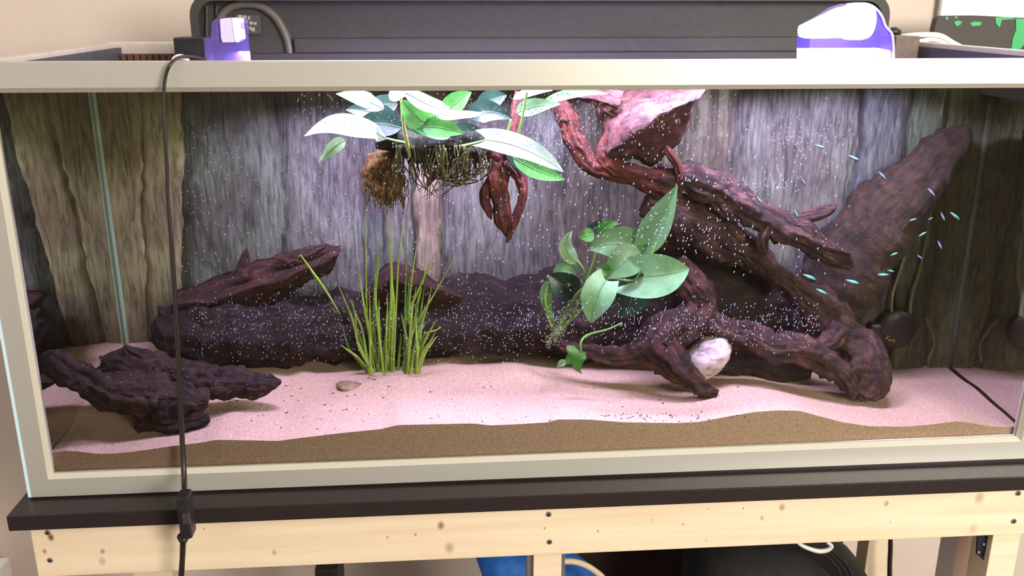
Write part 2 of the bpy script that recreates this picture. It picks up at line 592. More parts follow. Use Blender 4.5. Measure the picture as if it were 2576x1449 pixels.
# boundaries: (pixel x at the top, pixel x lower down), shade, how proud of the panel
SL = [(225, 285, 'brown', .004), (345, 372, 'brown', .008), (462, 452, 'lichen', .018), (690, 738, 'grey', .013), (908, 916, 'blue', .004), (968, 950, 'grey', .012),
      (1040, 1036, 'pale', .020), (1120, 1102, 'grey', .014), (1420, 1440, 'mauve', .018), (1850, 1790, 'grey', .012), (2165, 2110, 'blue', .018), (2290, 2230, 'moss', .014), (2390, 2320, 'olive', .008), (2500, 2395, None, 0)]
for i in range(len(SL) - 1):
    (t0, b0, sh, pr), (t1, b1, _, _) = SL[i], SL[i + 1]
    bm = bmesh.new()
    nu, nv = 14, 60
    grid = []
    for j in range(nv + 1):
        v = j / nv
        py = 215 + 735 * v
        row = []
        for k in range(nu + 1):
            u = k / nu
            wob = lambda q, s: 16 * noise.noise((q * 0.007, s * 3.7, 2.0)) + 6 * noise.noise((q * 0.035, s * 5.1, 7.0))
            x0 = t0 + (b0 - t0) * v + (wob(py, i) if i else 0)
            x1 = t1 + (b1 - t1) * v + (wob(py, i + 1) if i + 1 < len(SL) - 1 else 0)
            x = x0 + (x1 - x0) * u
            p = at(x, py, 0.35)
            yb = YB(p.x)
            edge = min(u, 1 - u) * nu
            rel = pr * (0.0 if edge < 0.5 else (0.7 if edge < 1.5 else 1.0))
            rel += 0.006 * noise.noise((p.x * 22, p.z * 9, i * 3.1)) * min(edge, 1)
            row.append(bm.verts.new(at(x, py, yb - 0.006 - max(rel, 0))))
        grid.append(row)
    for j in range(nv):
        for k in range(nu):
            bm.faces.new((grid[j][k], grid[j][k + 1], grid[j + 1][k + 1], grid[j + 1][k]))
    new_obj('bark_slab', bm, BK[sh], panel, smooth=True)
bm = bmesh.new()
prism(bm, [Vector((BL.x + .002, BL.y - 0.005, -0.02)), Vector((BR.x - .002, BR.y - 0.005, -0.02)), Vector((BR.x - .002, BR.y, -0.02)), Vector((BL.x + .002, BL.y, -0.02))], (0, 0, 0.56))
new_obj('backing_sheet', bm, noisy('dark_backing', [(0.3, srgb(40, 40, 40)), (0.7, srgb(54, 52, 52))], (30, 30, 30), 0.9, 0.1), panel)

# ------------------------------------------------------------------ sand
PROF = [(60, 1150), (118, 1141), (165, 1135), (200, 1137), (250, 1143), (300, 1141), (350, 1135), (440, 1122), (500, 1115), (545, 1107), (600, 1108), (700, 1110), (760, 1102), (860, 1090),
        (960, 1080), (1000, 1070), (1100, 1068), (1190, 1066), (1235, 1071), (1300, 1068), (1380, 1063), (1400, 1056), (1480, 1056), (1570, 1063), (1700, 1065), (1760, 1062), (1830, 1049),
        (1900, 1037), (1960, 1033), (2010, 1034), (2060, 1047), (2120, 1063), (2190, 1073), (2280, 1074), (2340, 1069), (2410, 1060), (2450, 1066), (2490, 1074), (2540, 1075), (2600, 1070)]
ZF = [(p.x, p.z) for p in (at(a, b, 0.016) for a, b in PROF)]


def lerp_list(L, x):
    if x <= L[0][0]: return L[0][1]
    for (x0, z0), (x1, z1) in zip(L, L[1:]):
        if x <= x1:
            return z0 + (z1 - z0) * (x - x0) / (x1 - x0)
    return L[-1][1]


ZB = [(-0.74, 0.064), (-0.45, 0.055), (-0.2, 0.045), (0.1, 0.04), (0.45, 0.02), (0.62, 0.006), (0.78, 0.006)]
MOUND = [(at(1290, 900, 0.2).x, 0.215, 0.018, 0.055), (at(1100, 900, 0.22).x, 0.24, 0.018, 0.06), (at(960, 945, 0.16).x, 0.2, 0.008, 0.07), (0.30, 0.06, 0.006, 0.06), (-0.5, 0.2, 0.008, 0.1)]


def sand_z(x, y):
    t = min(max((y - 0.016) / (YB(x) - 0.016), 0), 1)
    s = t * t * (3 - 2 * t)
    z = lerp_list(ZF, x) * (1 - s) + lerp_list(ZB, x) * s
    for mx_, my_, h, r in MOUND:
        z += h * math.exp(-((x - mx_) ** 2 + (y - my_) ** 2) / (r * r)) * min(t * 4, 1)
    z += 0.0035 * noise.noise((x * 14, y * 14, 0.3)) * min(t * 6, 1)
    return z


def on_sand(px, py):
    Y = 0.017
    while Y < 0.38:
        p = at(px, py, Y)
        if p.z <= sand_z(p.x, Y):
            return p
        Y += 0.002
    return at(px, py, 0.36)


M['sand'] = noisy('fine_sand', [(0.36, (0.36, 0.22, 0.14)), (0.5, (0.54, 0.345, 0.235)), (0.62, (0.64, 0.44, 0.33))], (520, 520, 520), 0.9, 0.5, 0.0015, detail=3, spec=0.15)
bm = bmesh.new()
nx, ny = 200, 48
G = []
for j in range(ny + 1):
    row = []
    for i in range(nx + 1):
        x0 = -0.737 + i / nx * 1.473
        t = (j / ny)
        y = 0.0170 + t * (YB(x0) - 0.0190)
        x = x0 + max(x0, 0) / 0.74 * 0.034 * t
        row.append(bm.verts.new((x, y, sand_z(x, y))))
    G.append(row)
for j in range(ny):
    for i in range(nx):
        bm.faces.new((G[j][i], G[j][i + 1], G[j + 1][i + 1], G[j + 1][i]))
low = [bm.verts.new((v.co.x, v.co.y, -0.022)) for v in G[0]]
for i in range(nx):
    bm.faces.new((low[i], low[i + 1], G[0][i + 1], G[0][i]))
sand = new_obj('sand', bm, M['sand'])
tag(sand, 'pinkish fine sand covering the aquarium bottom in low dunes', 'sand', kind='stuff')
# dark specks scattered on the sand
bm = bmesh.new()
for k in range(230):
    px, py = random.uniform(560, 1900), random.uniform(950, 1062)
    if k % 3 == 0: px, py = random.gauss(1620, 90), random.uniform(1040, 1062)
    if k % 7 == 0: px, py = random.uniform(520, 900), random.uniform(1000, 1080)
    p = on_sand(px, py)
    r = random.uniform(0.0007, 0.0018)
    mt = Matrix.Translation(p + Vector((0, 0, r * .3))) @ Matrix.Diagonal((r * random.uniform(.8, 1.8), r, r * .6, 1))
    bmesh.ops.create_icosphere(bm, subdivisions=1, radius=1, matrix=mt)
tag(new_obj('plant_crumbs', bm, mat('dark_crumb', (0.05, 0.03, 0.025), 0.8)), 'dark crumbs scattered over the open sand', 'debris', kind='stuff')


# ------------------------------------------------------------------ driftwood
def woodmat(name, c1, c2, c3, bump=0.7):
    m = noisy(name, [(0.32, c3), (0.5, c1), (0.70, c2)], (190, 30, 1), 0.7, bump, 0.010, coord='UV', detail=10, spec=0.3)
    nt = m.node_tree
    b = nt.nodes['Principled BSDF']
    rp = [n for n in nt.nodes if n.type == 'VALTORGB'][0]
    tc = [n for n in nt.nodes if n.type == 'TEX_COORD'][0]
    nz = nd(m, 'ShaderNodeTexNoise')
    nz.inputs['Scale'].default_value = 38
    nz.inputs['Detail'].default_value = 8
    nz.inputs['Roughness'].default_value = 0.7
    lk(m, tc.outputs['Object'], nz.inputs['Vector'])
    r2 = nd(m, 'ShaderNodeValToRGB')
    r2.color_ramp.elements[0].position = 0.36
    r2.color_ramp.elements[0].color = (0.35, 0.32, 0.33, 1)
    r2.color_ramp.elements[1].position = 0.62
    r2.color_ramp.elements[1].color = (1.35, 1.3, 1.28, 1)
    lk(m, nz.outputs['Fac'], r2.inputs[0])
    mx = nd(m, 'ShaderNodeMix', data_type='RGBA', blend_type='MULTIPLY')
    mx.inputs[0].default_value = 1.0
    lk(m, rp.outputs[0], mx.inputs[6])
    lk(m, r2.outputs[0], mx.inputs[7])
    lk(m, mx.outputs[2], b.inputs['Base Color'])
    b1 = [n for n in nt.nodes if n.type == 'BUMP'][0]
    b2 = nd(m, 'ShaderNodeBump')
    b2.inputs['Strength'].default_value = 0.8
    b2.inputs['Distance'].default_value = 0.008
    lk(m, nz.outputs['Fac'], b2.inputs['Height'])
    lk(m, b1.outputs[0], b2.inputs['Normal'])
    lk(m, b2.outputs[0], b.inputs['Normal'])
    return m


WD = {
    'dark': woodmat('dark_sunken_wood', srgb(54, 35, 30), srgb(88, 60, 52), srgb(22, 14, 13)),
    'red': woodmat('red_brown_wood', srgb(104, 50, 38), srgb(144, 76, 56), srgb(50, 25, 22)),
    'mauve': woodmat('mauve_brown_wood', srgb(67, 44, 39), srgb(113, 76, 65), srgb(28, 17, 16)),
    'umber': woodmat('umber_root_wood', srgb(58, 33, 28), srgb(107, 60, 42), srgb(25, 14, 13)),
    'hazy': woodmat('hazy_brown_wood', srgb(53, 37, 24), srgb(70, 51, 33), srgb(37, 25, 18), 0.5),  # reflection haze over the trunk put into this low-contrast brown
    'black': woodmat('near_black_wood', srgb(38, 24, 21), srgb(74, 49, 42), srgb(14, 9, 9)),
    'pink': woodmat('pink_slab_wood', srgb(92, 56, 48), srgb(122, 80, 68), srgb(48, 28, 25)),  # paler, redder wood tone for the slab
}


def wood(name, label, parts, loc):
    """parts: list of (part name, material, [tube point lists], amp, flat)"""
    root = thing(name, label, 'driftwood', loc)
    for n, (pn, mt, tubes, amp, flat) in enumerate(parts):
        bm = bmesh.new()
        for q, pts in enumerate(tubes):
            if isinstance(pts, tuple):
                loft(bm, *pts, seed=n * 3.7 + q)
            else:
                tube(bm, pts, 16 * (len(pts) - 1) + 8, 34, amp * 1.15, seed=n * 3.7 + q * 1.9, flat=flat, freq=13)
        new_obj(pn, bm, WD[mt], root, smooth=True)
    return root


g = on_sand(440, 1080)
wood('driftwood_chunk', 'small dark forked driftwood in the left front corner of the sand', [
    ('stump', 'dark', [[(126, 896, .034, 24), (150, 912, .036, 36), (195, 945, .045, 37), (250, 978, .06, 40), (330, 1000, .08, 46), (410, 1004, .09, 48), (470, 1012, .09, 40), (522, 1010, .09, 14)],
                       [(104, 922, .034, 5), (126, 908, .035, 20), (160, 900, .036, 18)],
                       ([[(215, 950, .13), (290, 905, .15), (350, 888, .15), (440, 915, .15), (530, 945, .14)], [(205, 968, .06), (290, 985, .06), (370, 998, .065), (450, 1008, .07), (526, 1006, .08)],
                        [(220, 990, .09), (290, 1018, .09), (370, 1034, .09), (450, 1038, .09), (518, 1020, .09)]], .007)], .30, .8),
    ('limb', 'dark', [[(255, 915, .13, 14), (320, 918, .13, 36), (430, 945, .13, 46), (520, 958, .12, 40), (600, 968, .12, 33), (670, 966, .12, 24), (706, 960, .12, 5)],
                      [(250, 898, .13, 3), (275, 908, .13, 10), (330, 925, .13, 26)], [(315, 868, .13, 3), (330, 890, .13, 18), (390, 930, .13, 34)]], .32, .7),
    ('foot', 'black', [[(346, 1080, .075, 12), (385, 1062, .075, 28), (440, 1064, .07, 28), (495, 1060, .07, 24), (525, 1052, .07, 9)], [(430, 1000, .085, 45), (430, 1060, .075, 40)]], .25, .7)], g)
g = at(900, 915, .27)
wood('driftwood_log', 'long dark driftwood log lying along the rear of the sand', [
    ('trunk', 'black', [[(392, 800, .27, 14), (420, 815, .27, 55), (500, 835, .27, 82), (650, 835, .27, 88), (800, 830, .27, 84), (950, 815, .27, 92), (1150, 800, .28, 96), (1350, 795, .28, 98), (1550, 800, .28, 100), (1700, 800, .28, 90)],
                        [(398, 770, .27, 3), (420, 790, .27, 20), (470, 800, .27, 40)]], .20, .8),
    ('branch', 'umber', [([[(440, 735, .33), (540, 700, .33), (640, 662, .32), (740, 632, .31), (800, 618, .30), (858, 614, .29)], [(440, 770, .25), (540, 752, .25), (640, 724, .24), (740, 690, .235), (800, 668, .235), (856, 638, .24)],
                          [(440, 800, .28), (540, 792, .28), (640, 778, .28), (720, 742, .28), (790, 706, .275), (832, 686, .275)]], .006),
                       [(620, 626, .27, 3), (617, 650, .27, 13), (612, 690, .27, 22)], [(820, 618, .26, 4), (770, 640, .26, 16), (700, 665, .265, 22)],
                       [(835, 640, .262, 14), (822, 665, .262, 16), (800, 690, .262, 6)]], .22, .55),
    ('splinter', 'umber', [([[(915, 730, .29), (985, 656, .28), (1040, 672, .28), (1090, 700, .28), (1160, 728, .29)], [(915, 742, .225), (990, 708, .215), (1050, 716, .215), (1100, 730, .215), (1160, 745, .225)], [(915, 775, .25), (990, 775, .25), (1050, 775, .25), (1100, 775, .25), (1160, 770, .25)]], .006)], .2, .6)], g)
g = at(2170, 1000, .13)
wood('driftwood_root', 'big branching reddish driftwood root filling the right half of the tank', [
    ('trunk', 'hazy', [[(2438, 322, .25, 14), (2408, 352, .25, 42), (2340, 420, .245, 62), (2270, 492, .24, 78), (2190, 580, .24, 92), (2120, 690, .24, 100), (2080, 800, .25, 80)]], .13, .5),
    ('shadow_core', 'black', [[(1560, 760, .26, 70), (1680, 750, .26, 105), (1800, 755, .26, 105), (1920, 770, .26, 95), (2030, 820, .25, 60)], [(1760, 880, .22, 50), (1880, 900, .21, 48), (1980, 930, .19, 34), (2040, 945, .18, 10)]], .2, .6),  # near-black filler standing in for the shadowed inside of the root
    ('ridge', 'mauve', [([[(1625, 455, .25), (1730, 470, .24), (1820, 530, .235), (1900, 610, .23), (1960, 680, .225)], [(1640, 510, .185), (1710, 540, .18), (1790, 590, .175), (1870, 640, .175), (1950, 700, .18)], [(1630, 640, .25), (1720, 655, .25), (1800, 665, .25), (1880, 680, .25), (1950, 715, .24)]], .008), [(1630, 500, .21, 40), (1720, 545, .205, 58), (1800, 595, .20, 56), (1880, 640, .19, 40), (1940, 682, .19, 26), (2000, 730, .19, 32), (2070, 790, .18, 48), (2125, 850, .16, 56), (2165, 900, .14, 60), (2185, 950, .12, 50), (2160, 990, .11, 30)]], .26, .7),
    ('upper_branch', 'mauve', [[(1640, 450, .20, 26), (1740, 455, .19, 40), (1830, 500, .18, 44), (1920, 545, .17, 38), (2000, 585, .16, 36), (2070, 625, .155, 26), (2120, 655, .15, 20), (2142, 675, .15, 6)],
                               [(1990, 560, .165, 20), (2040, 545, .165, 17), (2085, 525, .165, 15), (2104, 515, .165, 4)], [(2030, 605, .15, 12), (2090, 625, .145, 9), (2140, 640, .14, 3)],
                               [(1960, 540, .16, 10), (1920, 600, .16, 14), (1925, 640, .165, 8)]], .30, .6),
    ('red_arm', 'red', [[(1398, 255, .20, 16), (1428, 300, .20, 24), (1452, 365, .20, 25), (1500, 418, .20, 27), (1570, 442, .20, 24), (1650, 465, .20, 28), (1700, 490, .20, 30)],
                        [(1540, 330, .19, 14), (1520, 390, .19, 18), (1560, 425, .19, 22), (1640, 440, .19, 16), (1700, 440, .19, 18)], [(1670, 370, .18, 9), (1700, 410, .18, 11), (1710, 450, .18, 10)]], .22, .8),
    ('slab', 'pink', [([[(1790, 205, .22), (1690, 200, .24), (1560, 205, .25), (1500, 250, .25), (1520, 330, .25)], [(1765, 243, .10), (1690, 282, .10), (1622, 318, .11), (1565, 360, .13), (1532, 392, .15)],
                              [(1745, 262, .17), (1715, 350, .20), (1650, 412, .21), (1590, 404, .21), (1550, 410, .21)]], .007),
                     [(1440, 240, .18, 14), (1500, 242, .18, 22), (1560, 262, .18, 30)]], .25, .6),
    ('front_leg', 'umber', [[(1705, 650, .19, 24), (1742, 720, .18, 34), (1770, 780, .17, 36), (1700, 825, .15, 46), (1655, 862, .14, 52), (1690, 910, .12, 36), (1735, 952, .105, 24), (1775, 980, .095, 20), (1805, 992, .09, 12)],
                          [(1745, 990, .092, 4), (1765, 985, .092, 10), (1790, 990, .09, 12)], [(1650, 885, .14, 40), (1570, 893, .15, 26), (1500, 890, .16, 20), (1420, 868, .18, 14), (1385, 850, .2, 8)]], .28, .75),
    ('low_arm', 'mauve', [[(1740, 790, .17, 20), (1830, 830, .155, 30), (1930, 865, .14, 40), (2030, 885, .13, 38), (2100, 925, .12, 34), (2140, 970, .11, 26), (2140, 1000, .105, 10)],
                          [(2050, 885, .13, 16), (2100, 850, .135, 22), (2120, 820, .14, 20)], [(2190, 880, .13, 14), (2216, 930, .115, 18), (2205, 975, .108, 18), (2160, 1000, .105, 10)]], .32, .75)], g)
g = at(1265, 400, .14)
wood('driftwood_twig', 'thin red driftwood roots hanging below the white topped leaves', [
    ('twig', 'red', [[(1275, 380, .15, 22), (1255, 440, .15, 26), (1262, 510, .15, 22), (1268, 560, .15, 20), (1284, 602, .15, 4)],
                     [(1275, 400, .145, 20), (1308, 450, .145, 15), (1312, 500, .145, 12), (1292, 560, .145, 11), (1274, 610, .145, 3)],
                     [(1250, 440, .15, 14), (1222, 490, .15, 12), (1228, 530, .15, 9), (1236, 552, .15, 2)],
                     [(1075, 465, .16, 5), (1110, 425, .155, 11), (1165, 402, .15, 12), (1225, 395, .15, 14), (1280, 395, .15, 18)],
                     [(1310, 232, .16, 12), (1295, 300, .16, 14), (1280, 380, .15, 18)]], .22, .8)], g)


# ------------------------------------------------------------------ stones
def stone(name, label, pts, mt, loc):
    bm = bmesh.new()
    for (px, py, Y, rx, ry, rot) in pts:
        c = at(px, py, Y)
        k = pxm(c)
        b2 = bmesh.new()
        bmesh.ops.create_icosphere(b2, subdivisions=4, radius=1)
        R = Matrix.Rotation(-math.radians(rot), 3, 'Y')
        for v in b2.verts:
            n = v.co.normalized()
            s = 1 + 0.20 * noise.noise(n * 1.3 + Vector((px, 0, 0))) + 0.06 * noise.noise(n * 4.0 + Vector((py, 0, 0)))
            v.co = c + R @ Vector((n.x * rx * k * s, n.y * rx * k * s * 0.7, n.z * ry * k * s))
        for f in b2.faces: f.smooth = True
        join(bm, b2)
    o = new_obj(name, bm, mt, smooth=True, loc=loc)
    return tag(o, label, 'stone')


M['stone'] = noisy('pale_pink_stone', [(0.35, srgb(128, 106, 104)), (0.5, srgb(196, 176, 170)), (0.66, srgb(216, 198, 190))], (26, 26, 60), 0.7, 0.4, 0.004, detail=7)
M['tan'] = noisy('tan_stone', [(0.35, srgb(110, 84, 66)), (0.65, srgb(168, 136, 108))], (40, 40, 40), 0.8, 0.4, 0.003)
stone('stone', 'pale veined stone wedged under the driftwood root', [(1774, 902, .155, 80, 45, 40)], M['stone'], on_sand(1790, 950))
p = on_sand(880, 975)
stone('stone', 'small flat tan stone half sunk in sand left of the grass', [(878, 972, p.y + .003, 34, 12, -8)], M['tan'], p)


# ------------------------------------------------------------------ plants
def leaf(parent, base, mid, tip, wpx, mt, tilt=0.0, fold=0.25, heart=0.0, wave=0.0, name='leaf', label=None, n=14, mcount=6):
    """leaf blade from base over mid to tip, (pixel x, pixel y, depth) each; wpx half width in pixels"""
    B, C, T = (at(*q) for q in (base, mid, tip))
    bm = bmesh.new()
    rows = []
    k = pxm(C)
    for i in range(n + 1):
        t = i / n
        c = B * (1 - t) ** 2 + (2 * C - (B + T) / 2) * 2 * t * (1 - t) + T * t * t
        d = ((2 * C - (B + T) / 2 - B) * (1 - t) + (T - (2 * C - (B + T) / 2)) * t).normalized()
        view = (c - CAM).normalized()
        side = d.cross(view).normalized()
        side = (side * (1 - tilt) + d.cross(Vector((0, 0, 1))).normalized() * tilt * (1 if side.dot(d.cross(Vector((0, 0, 1)))) >= 0 else -1)).normalized()
        nrm = side.cross(d).normalized()
        if nrm.dot(view) > 0: nrm = -nrm
        if heart:
            wv = math.sin(math.pi * min(t * 0.80 + 0.20, 1)) ** 0.8
        else:
            wv = math.sin(math.pi * (t ** 0.72)) ** 0.85
        wv = max(wv, 0.03)
        row = []
        for j in range(-mcount, mcount + 1):
            s = j / mcount
            off = side * (s * wpx * k * wv)
            back = -d * (heart * wpx * k * (1 - t) ** 3 * (abs(s) ** 1.5) * 1.3)
            lift = nrm * (fold * wpx * k * wv * (abs(s) ** 1.3)) + nrm * (wave * wpx * k * math.sin(t * 9 + (1 if s > 0 else 2.2)) * abs(s) ** 2)
            row.append(bm.verts.new(c + off + back + lift))
        rows.append(row)
    for i in range(n):
        for j in range(2 * mcount):
            f = bm.faces.new((rows[i][j], rows[i][j + 1], rows[i + 1][j + 1], rows[i + 1][j]))
            f.smooth = True
    o = new_obj(name, bm, mt, parent, smooth=True, label=label)
    bm = bmesh.new()
    # raised midrib
    pts = []
    for i in range(0, n + 1, 2):
        q = rows[i][mcount].co if False else None
    me = o.data
    W2 = 2 * mcount + 1
    for i in range(0, n + 1):
        v = me.vertices[i * W2 + mcount].co + (CAM - me.vertices[i * W2 + mcount].co).normalized() * 0.0003
        pts.append((v.x, v.y, v.z, 0.0006 * (1 - 0.8 * i / n)))
    tube(bm, pts, n, 5, metres=True)
    if me.vertices:
        new_obj('midrib', bm, M['rib'], o, smooth=True)
    return o


def stem(parent, pts, mt, name='stem', nang=6):
    bm = bmesh.new()
    tube(bm, pts, 5 * (len(pts) - 1) + 3, nang)
    return new_obj(name, bm, mt, parent, smooth=True)


M['rib'] = mat('pale_midrib', srgb(104, 140, 88), 0.6)
LG = leafmat('bright_green_leaf', srgb(52, 118, 40), srgb(84, 150, 58))
LM = leafmat('mid_green_leaf', srgb(92, 136, 82), srgb(122, 162, 106))
LP = leafmat('pale_green_leaf', srgb(120, 158, 104), srgb(156, 186, 134))
LD = leafmat('dark_green_leaf', srgb(16, 38, 26), srgb(28, 56, 38), 0.12)  # dark green with the shade of leaf undersides put into it
LT = leafmat('blue_green_leaf', srgb(110, 164, 106), srgb(148, 194, 138), 0.25)
LW = leafmat('lamp_white_leaf', srgb(168, 196, 166), srgb(200, 218, 198), 0.25)  # lamp glare on the upper leaves put into a near-white green
M['moss'] = noisy('root_moss', [(0.35, srgb(40, 38, 14)), (0.65, srgb(88, 84, 30))], (120, 120, 120), 0.9, 0.6, 0.004)
M['moss2'] = noisy('brown_moss', [(0.35, srgb(64, 46, 22)), (0.65, srgb(130, 98, 46))], (150, 150, 150), 0.95, 0.8, 0.005)
M['stalk'] = mat('green_stalk', srgb(106, 150, 62), 0.5)
M['stalk_y'] = mat('yellow_stalk', srgb(150, 150, 70), 0.5)

top = thing('floating_plant', 'broad leaved plant with moss roots hanging from the water surface', 'plant', at(1100, 360, .14))
leaf(top, (972, 348, .12), (865, 318, .10), (764, 342, .09), 34, LW, .45, .30, wave=.12)
leaf(top, (868, 352, .11), (838, 372, .10), (802, 410, .10), 17, LP, .1, .2)
leaf(top, (1222, 352, .09), (1318, 375, .08), (1418, 432, .08), 33, LW, .35, .25, heart=.7, wave=.10)
leaf(top, (1290, 395, .12), (1355, 430, .12), (1422, 452, .11), 24, LG, .2, .2)
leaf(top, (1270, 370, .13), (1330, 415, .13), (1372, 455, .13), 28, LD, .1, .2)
leaf(top, (1095, 330, .12), (1045, 290, .11), (1008, 250, .11), 34, LG, .1, .25)
leaf(top, (1062, 318, .11), (1115, 322, .10), (1168, 336, .10), 26, LG, .2, .25)
leaf(top, (1010, 226, .10), (1090, 268, .09), (1130, 268, .09), 24, LW, .4, .2, wave=.15)
leaf(top, (1075, 268, .09), (1140, 292, .085), (1222, 282, .085), 20, LW, .55, .2, wave=.2)
leaf(top, (965, 275, .13), (910, 250, .12), (846, 236, .12), 24, LW, .4, .2)
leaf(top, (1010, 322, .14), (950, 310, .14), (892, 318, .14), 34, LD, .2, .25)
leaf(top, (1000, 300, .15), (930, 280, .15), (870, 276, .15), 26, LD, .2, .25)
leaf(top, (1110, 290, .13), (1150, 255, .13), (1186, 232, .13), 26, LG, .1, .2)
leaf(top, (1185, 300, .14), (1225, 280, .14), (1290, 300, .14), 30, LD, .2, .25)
leaf(top, (1300, 285, .14), (1345, 268, .135), (1410, 262, .13), 22, LM, .2, .2)
leaf(top, (1362, 262, .14), (1440, 236, .14), (1530, 236, .14), 13, LG, .3, .2)
leaf(top, (1290, 250, .13), (1340, 232, .13), (1390, 228, .13), 14, LW, .5, .2)
leaf(top, (1130, 345, .12), (1080, 335, .11), (1030, 318, .11), 18, LG, .5, .2)
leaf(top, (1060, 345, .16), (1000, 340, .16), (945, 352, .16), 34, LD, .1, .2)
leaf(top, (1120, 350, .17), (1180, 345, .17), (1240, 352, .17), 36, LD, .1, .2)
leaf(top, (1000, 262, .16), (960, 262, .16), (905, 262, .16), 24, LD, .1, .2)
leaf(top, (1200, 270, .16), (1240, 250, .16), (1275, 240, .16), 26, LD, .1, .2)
leaf(top, (980, 250, .12), (1005, 235, .12), (1040, 222, .12), 20, LP, .4, .2)
stem(top, [(1326, 228, .10, 3), (1316, 285, .10, 3.2), (1302, 348, .10, 3), (1290, 385, .12, 3)], M['stalk'])
stem(top, [(1008, 240, .11, 3), (1015, 310, .11, 4), (1028, 380, .12, 5), (1032, 400, .13, 3)], M['stalk_y'])
stem(top, [(1285, 300, .14, 3), (1265, 350, .14, 4), (1200, 380, .14, 4)], M['stalk'])
stem(top, [(970, 348, .12, 3), (1020, 360, .13, 4), (1080, 372, .14, 4)], M['stalk'])
stem(top, [(1225, 352, .09, 3), (1190, 362, .11, 4), (1140, 372, .14, 4)], M['stalk'])
bm = bmesh.new()
tube(bm, [(945, 365, .15, 10), (1000, 362, .15, 34), (1080, 364, .15, 42), (1160, 364, .15, 38), (1235, 372, .15, 16)], 40, 18, .45, 3.1, freq=30)
new_obj('rhizome', bm, noisy('dark_rhizome', [(0.35, srgb(10, 14, 7)), (0.65, srgb(34, 36, 18))], (90, 90, 90), 0.9, 0.7, 0.004), top, smooth=True)
bm = bmesh.new()
for k in range(95):
    x0 = random.uniform(985, 1240)
    deep = 470 - abs(x0 - 1080) * 0.28 + random.uniform(-45, 35) if k > 30 else random.uniform(410, 450)
    x1 = x0 + random.uniform(-30, 30)
    if k > 78: x1, deep = random.gauss(1085, 22), random.uniform(475, 505)
    Y = random.uniform(.11, .18)
    tube(bm, [(x0, 365, Y, 1.9), ((x0 * 2 + x1) / 3 + random.uniform(-9, 9), 365 + (deep - 365) * .4, Y, 1.9), (x0 * .4 + x1 * .6 + random.uniform(-12, 12), 365 + (deep - 365) * .75, Y, 1.5), (x1, deep, Y, .8)], 8, 4)
for k in range(14):
    x0, x1 = random.uniform(1080, 1180), random.uniform(1130, 1240)
    Y, d = random.uniform(.12, .16), random.uniform(430, 470)
    tube(bm, [(x0, 372, Y, 3), (x0 - 8, d - 20, Y, 2.5), ((x0 + x1) / 2, d, Y, 2.2), (x1, d - 25, Y, 2), (x1 + 6, 400, Y, 2)], 12, 5)
tag(new_obj('hanging_roots', bm, M['moss'], top, smooth=True), kind='stuff')
bm = bmesh.new()
for k in range(320):
    x, y = random.gauss(968, 30), random.uniform(390, 500)
    if abs(x - 968) > 60: continue
    Y = random.uniform(.15, .19)
    tube(bm, [(x, y, Y, 1.2), (x + random.uniform(-9, 9), y + random.uniform(8, 24), Y, 1.2), (x + random.uniform(-12, 12), y + random.uniform(20, 46), Y, .5)], 4, 4)
tube(bm, [(960, 385, .18, 34), (966, 420, .18, 46), (968, 465, .18, 42), (975, 500, .18, 22)], 30, 18, .5, 8.2, freq=40)
tag(new_obj('moss_clump', bm, M['moss2'], top, smooth=True, label='brown mossy clump hanging at the left of the roots'), kind='stuff')

pl = thing('leafy_plant', 'green heart leaved plant standing against the driftwood root', 'plant', at(1400, 860, .17))
leaf(pl, (1612, 640, .12), (1655, 560, .11), (1704, 466, .10), 38, LM, .0, .25)
leaf(pl, (1622, 694, .09), (1672, 690, .08), (1734, 676, .08), 56, LT, .0, .22, heart=1.3)
leaf(pl, (1524, 705, .09), (1500, 752, .08), (1486, 812, .08), 42, LT, .0, .25, heart=.3)
leaf(pl, (1452, 662, .13), (1424, 622, .12), (1440, 580, .12), 20, LP, .0, .4)
leaf(pl, (1494, 588, .13), (1476, 592, .125), (1456, 596, .125), 18, LG, .0, .15)
leaf(pl, (1510, 590, .14), (1526, 572, .135), (1550, 558, .135), 20, LG, .0, .2)
leaf(pl, (1470, 600, .15), (1500, 572, .15), (1530, 560, .15), 16, LD, .0, .2)
leaf(pl, (1612, 628, .13), (1550, 612, .12), (1480, 628, .12), 44, LM, .0, .2)
leaf(pl, (1612, 636, .11), (1566, 662, .10), (1522, 702, .10), 42, LM, .0, .22)
leaf(pl, (1452, 742, .14), (1415, 715, .13), (1378, 690, .13), 36, LD, .0, .25)
leaf(pl, (1450, 690, .15), (1420, 690, .14), (1392, 720, .14), 34, LM, .0, .3)
leaf(pl, (1650, 600, .12), (1622, 600, .12), (1592, 620, .12), 16, LM, .0, .2)
leaf(pl, (1560, 690, .16), (1590, 740, .15), (1560, 800, .15), 52, LD, .0, .2)
leaf(pl, (1530, 690, .10), (1518, 680, .10), (1500, 672, .10), 18, LG, .0, .2)
leaf(pl, (1390, 700, .13), (1374, 750, .13), (1396, 812, .13), 16, LM, .1, .3)
for pts in ([(1395, 860, .17, 4), (1410, 815, .14, 5), (1448, 745, .13, 5), (1520, 692, .10, 4)], [(1410, 830, .16, 4), (1470, 770, .13, 4), (1540, 690, .12, 4), (1604, 636, .12, 3)],
            [(1400, 850, .16, 4), (1378, 790, .13, 5), (1372, 740, .13, 4), (1392, 700, .13, 3)], [(1452, 745, .14, 3), (1470, 690, .13, 3), (1452, 655, .13, 3)],
            [(1590, 720, .12, 3), (1640, 640, .10, 3), (1652, 610, .10, 3)], [(1540, 700, .12, 3), (1590, 706, .10, 3), (1626, 694, .09, 3)], [(1440, 800, .15, 3), (1500, 640, .14, 3), (1505, 592, .14, 3)]):
    stem(pl, pts, M['stalk'])
bm = bmesh.new()
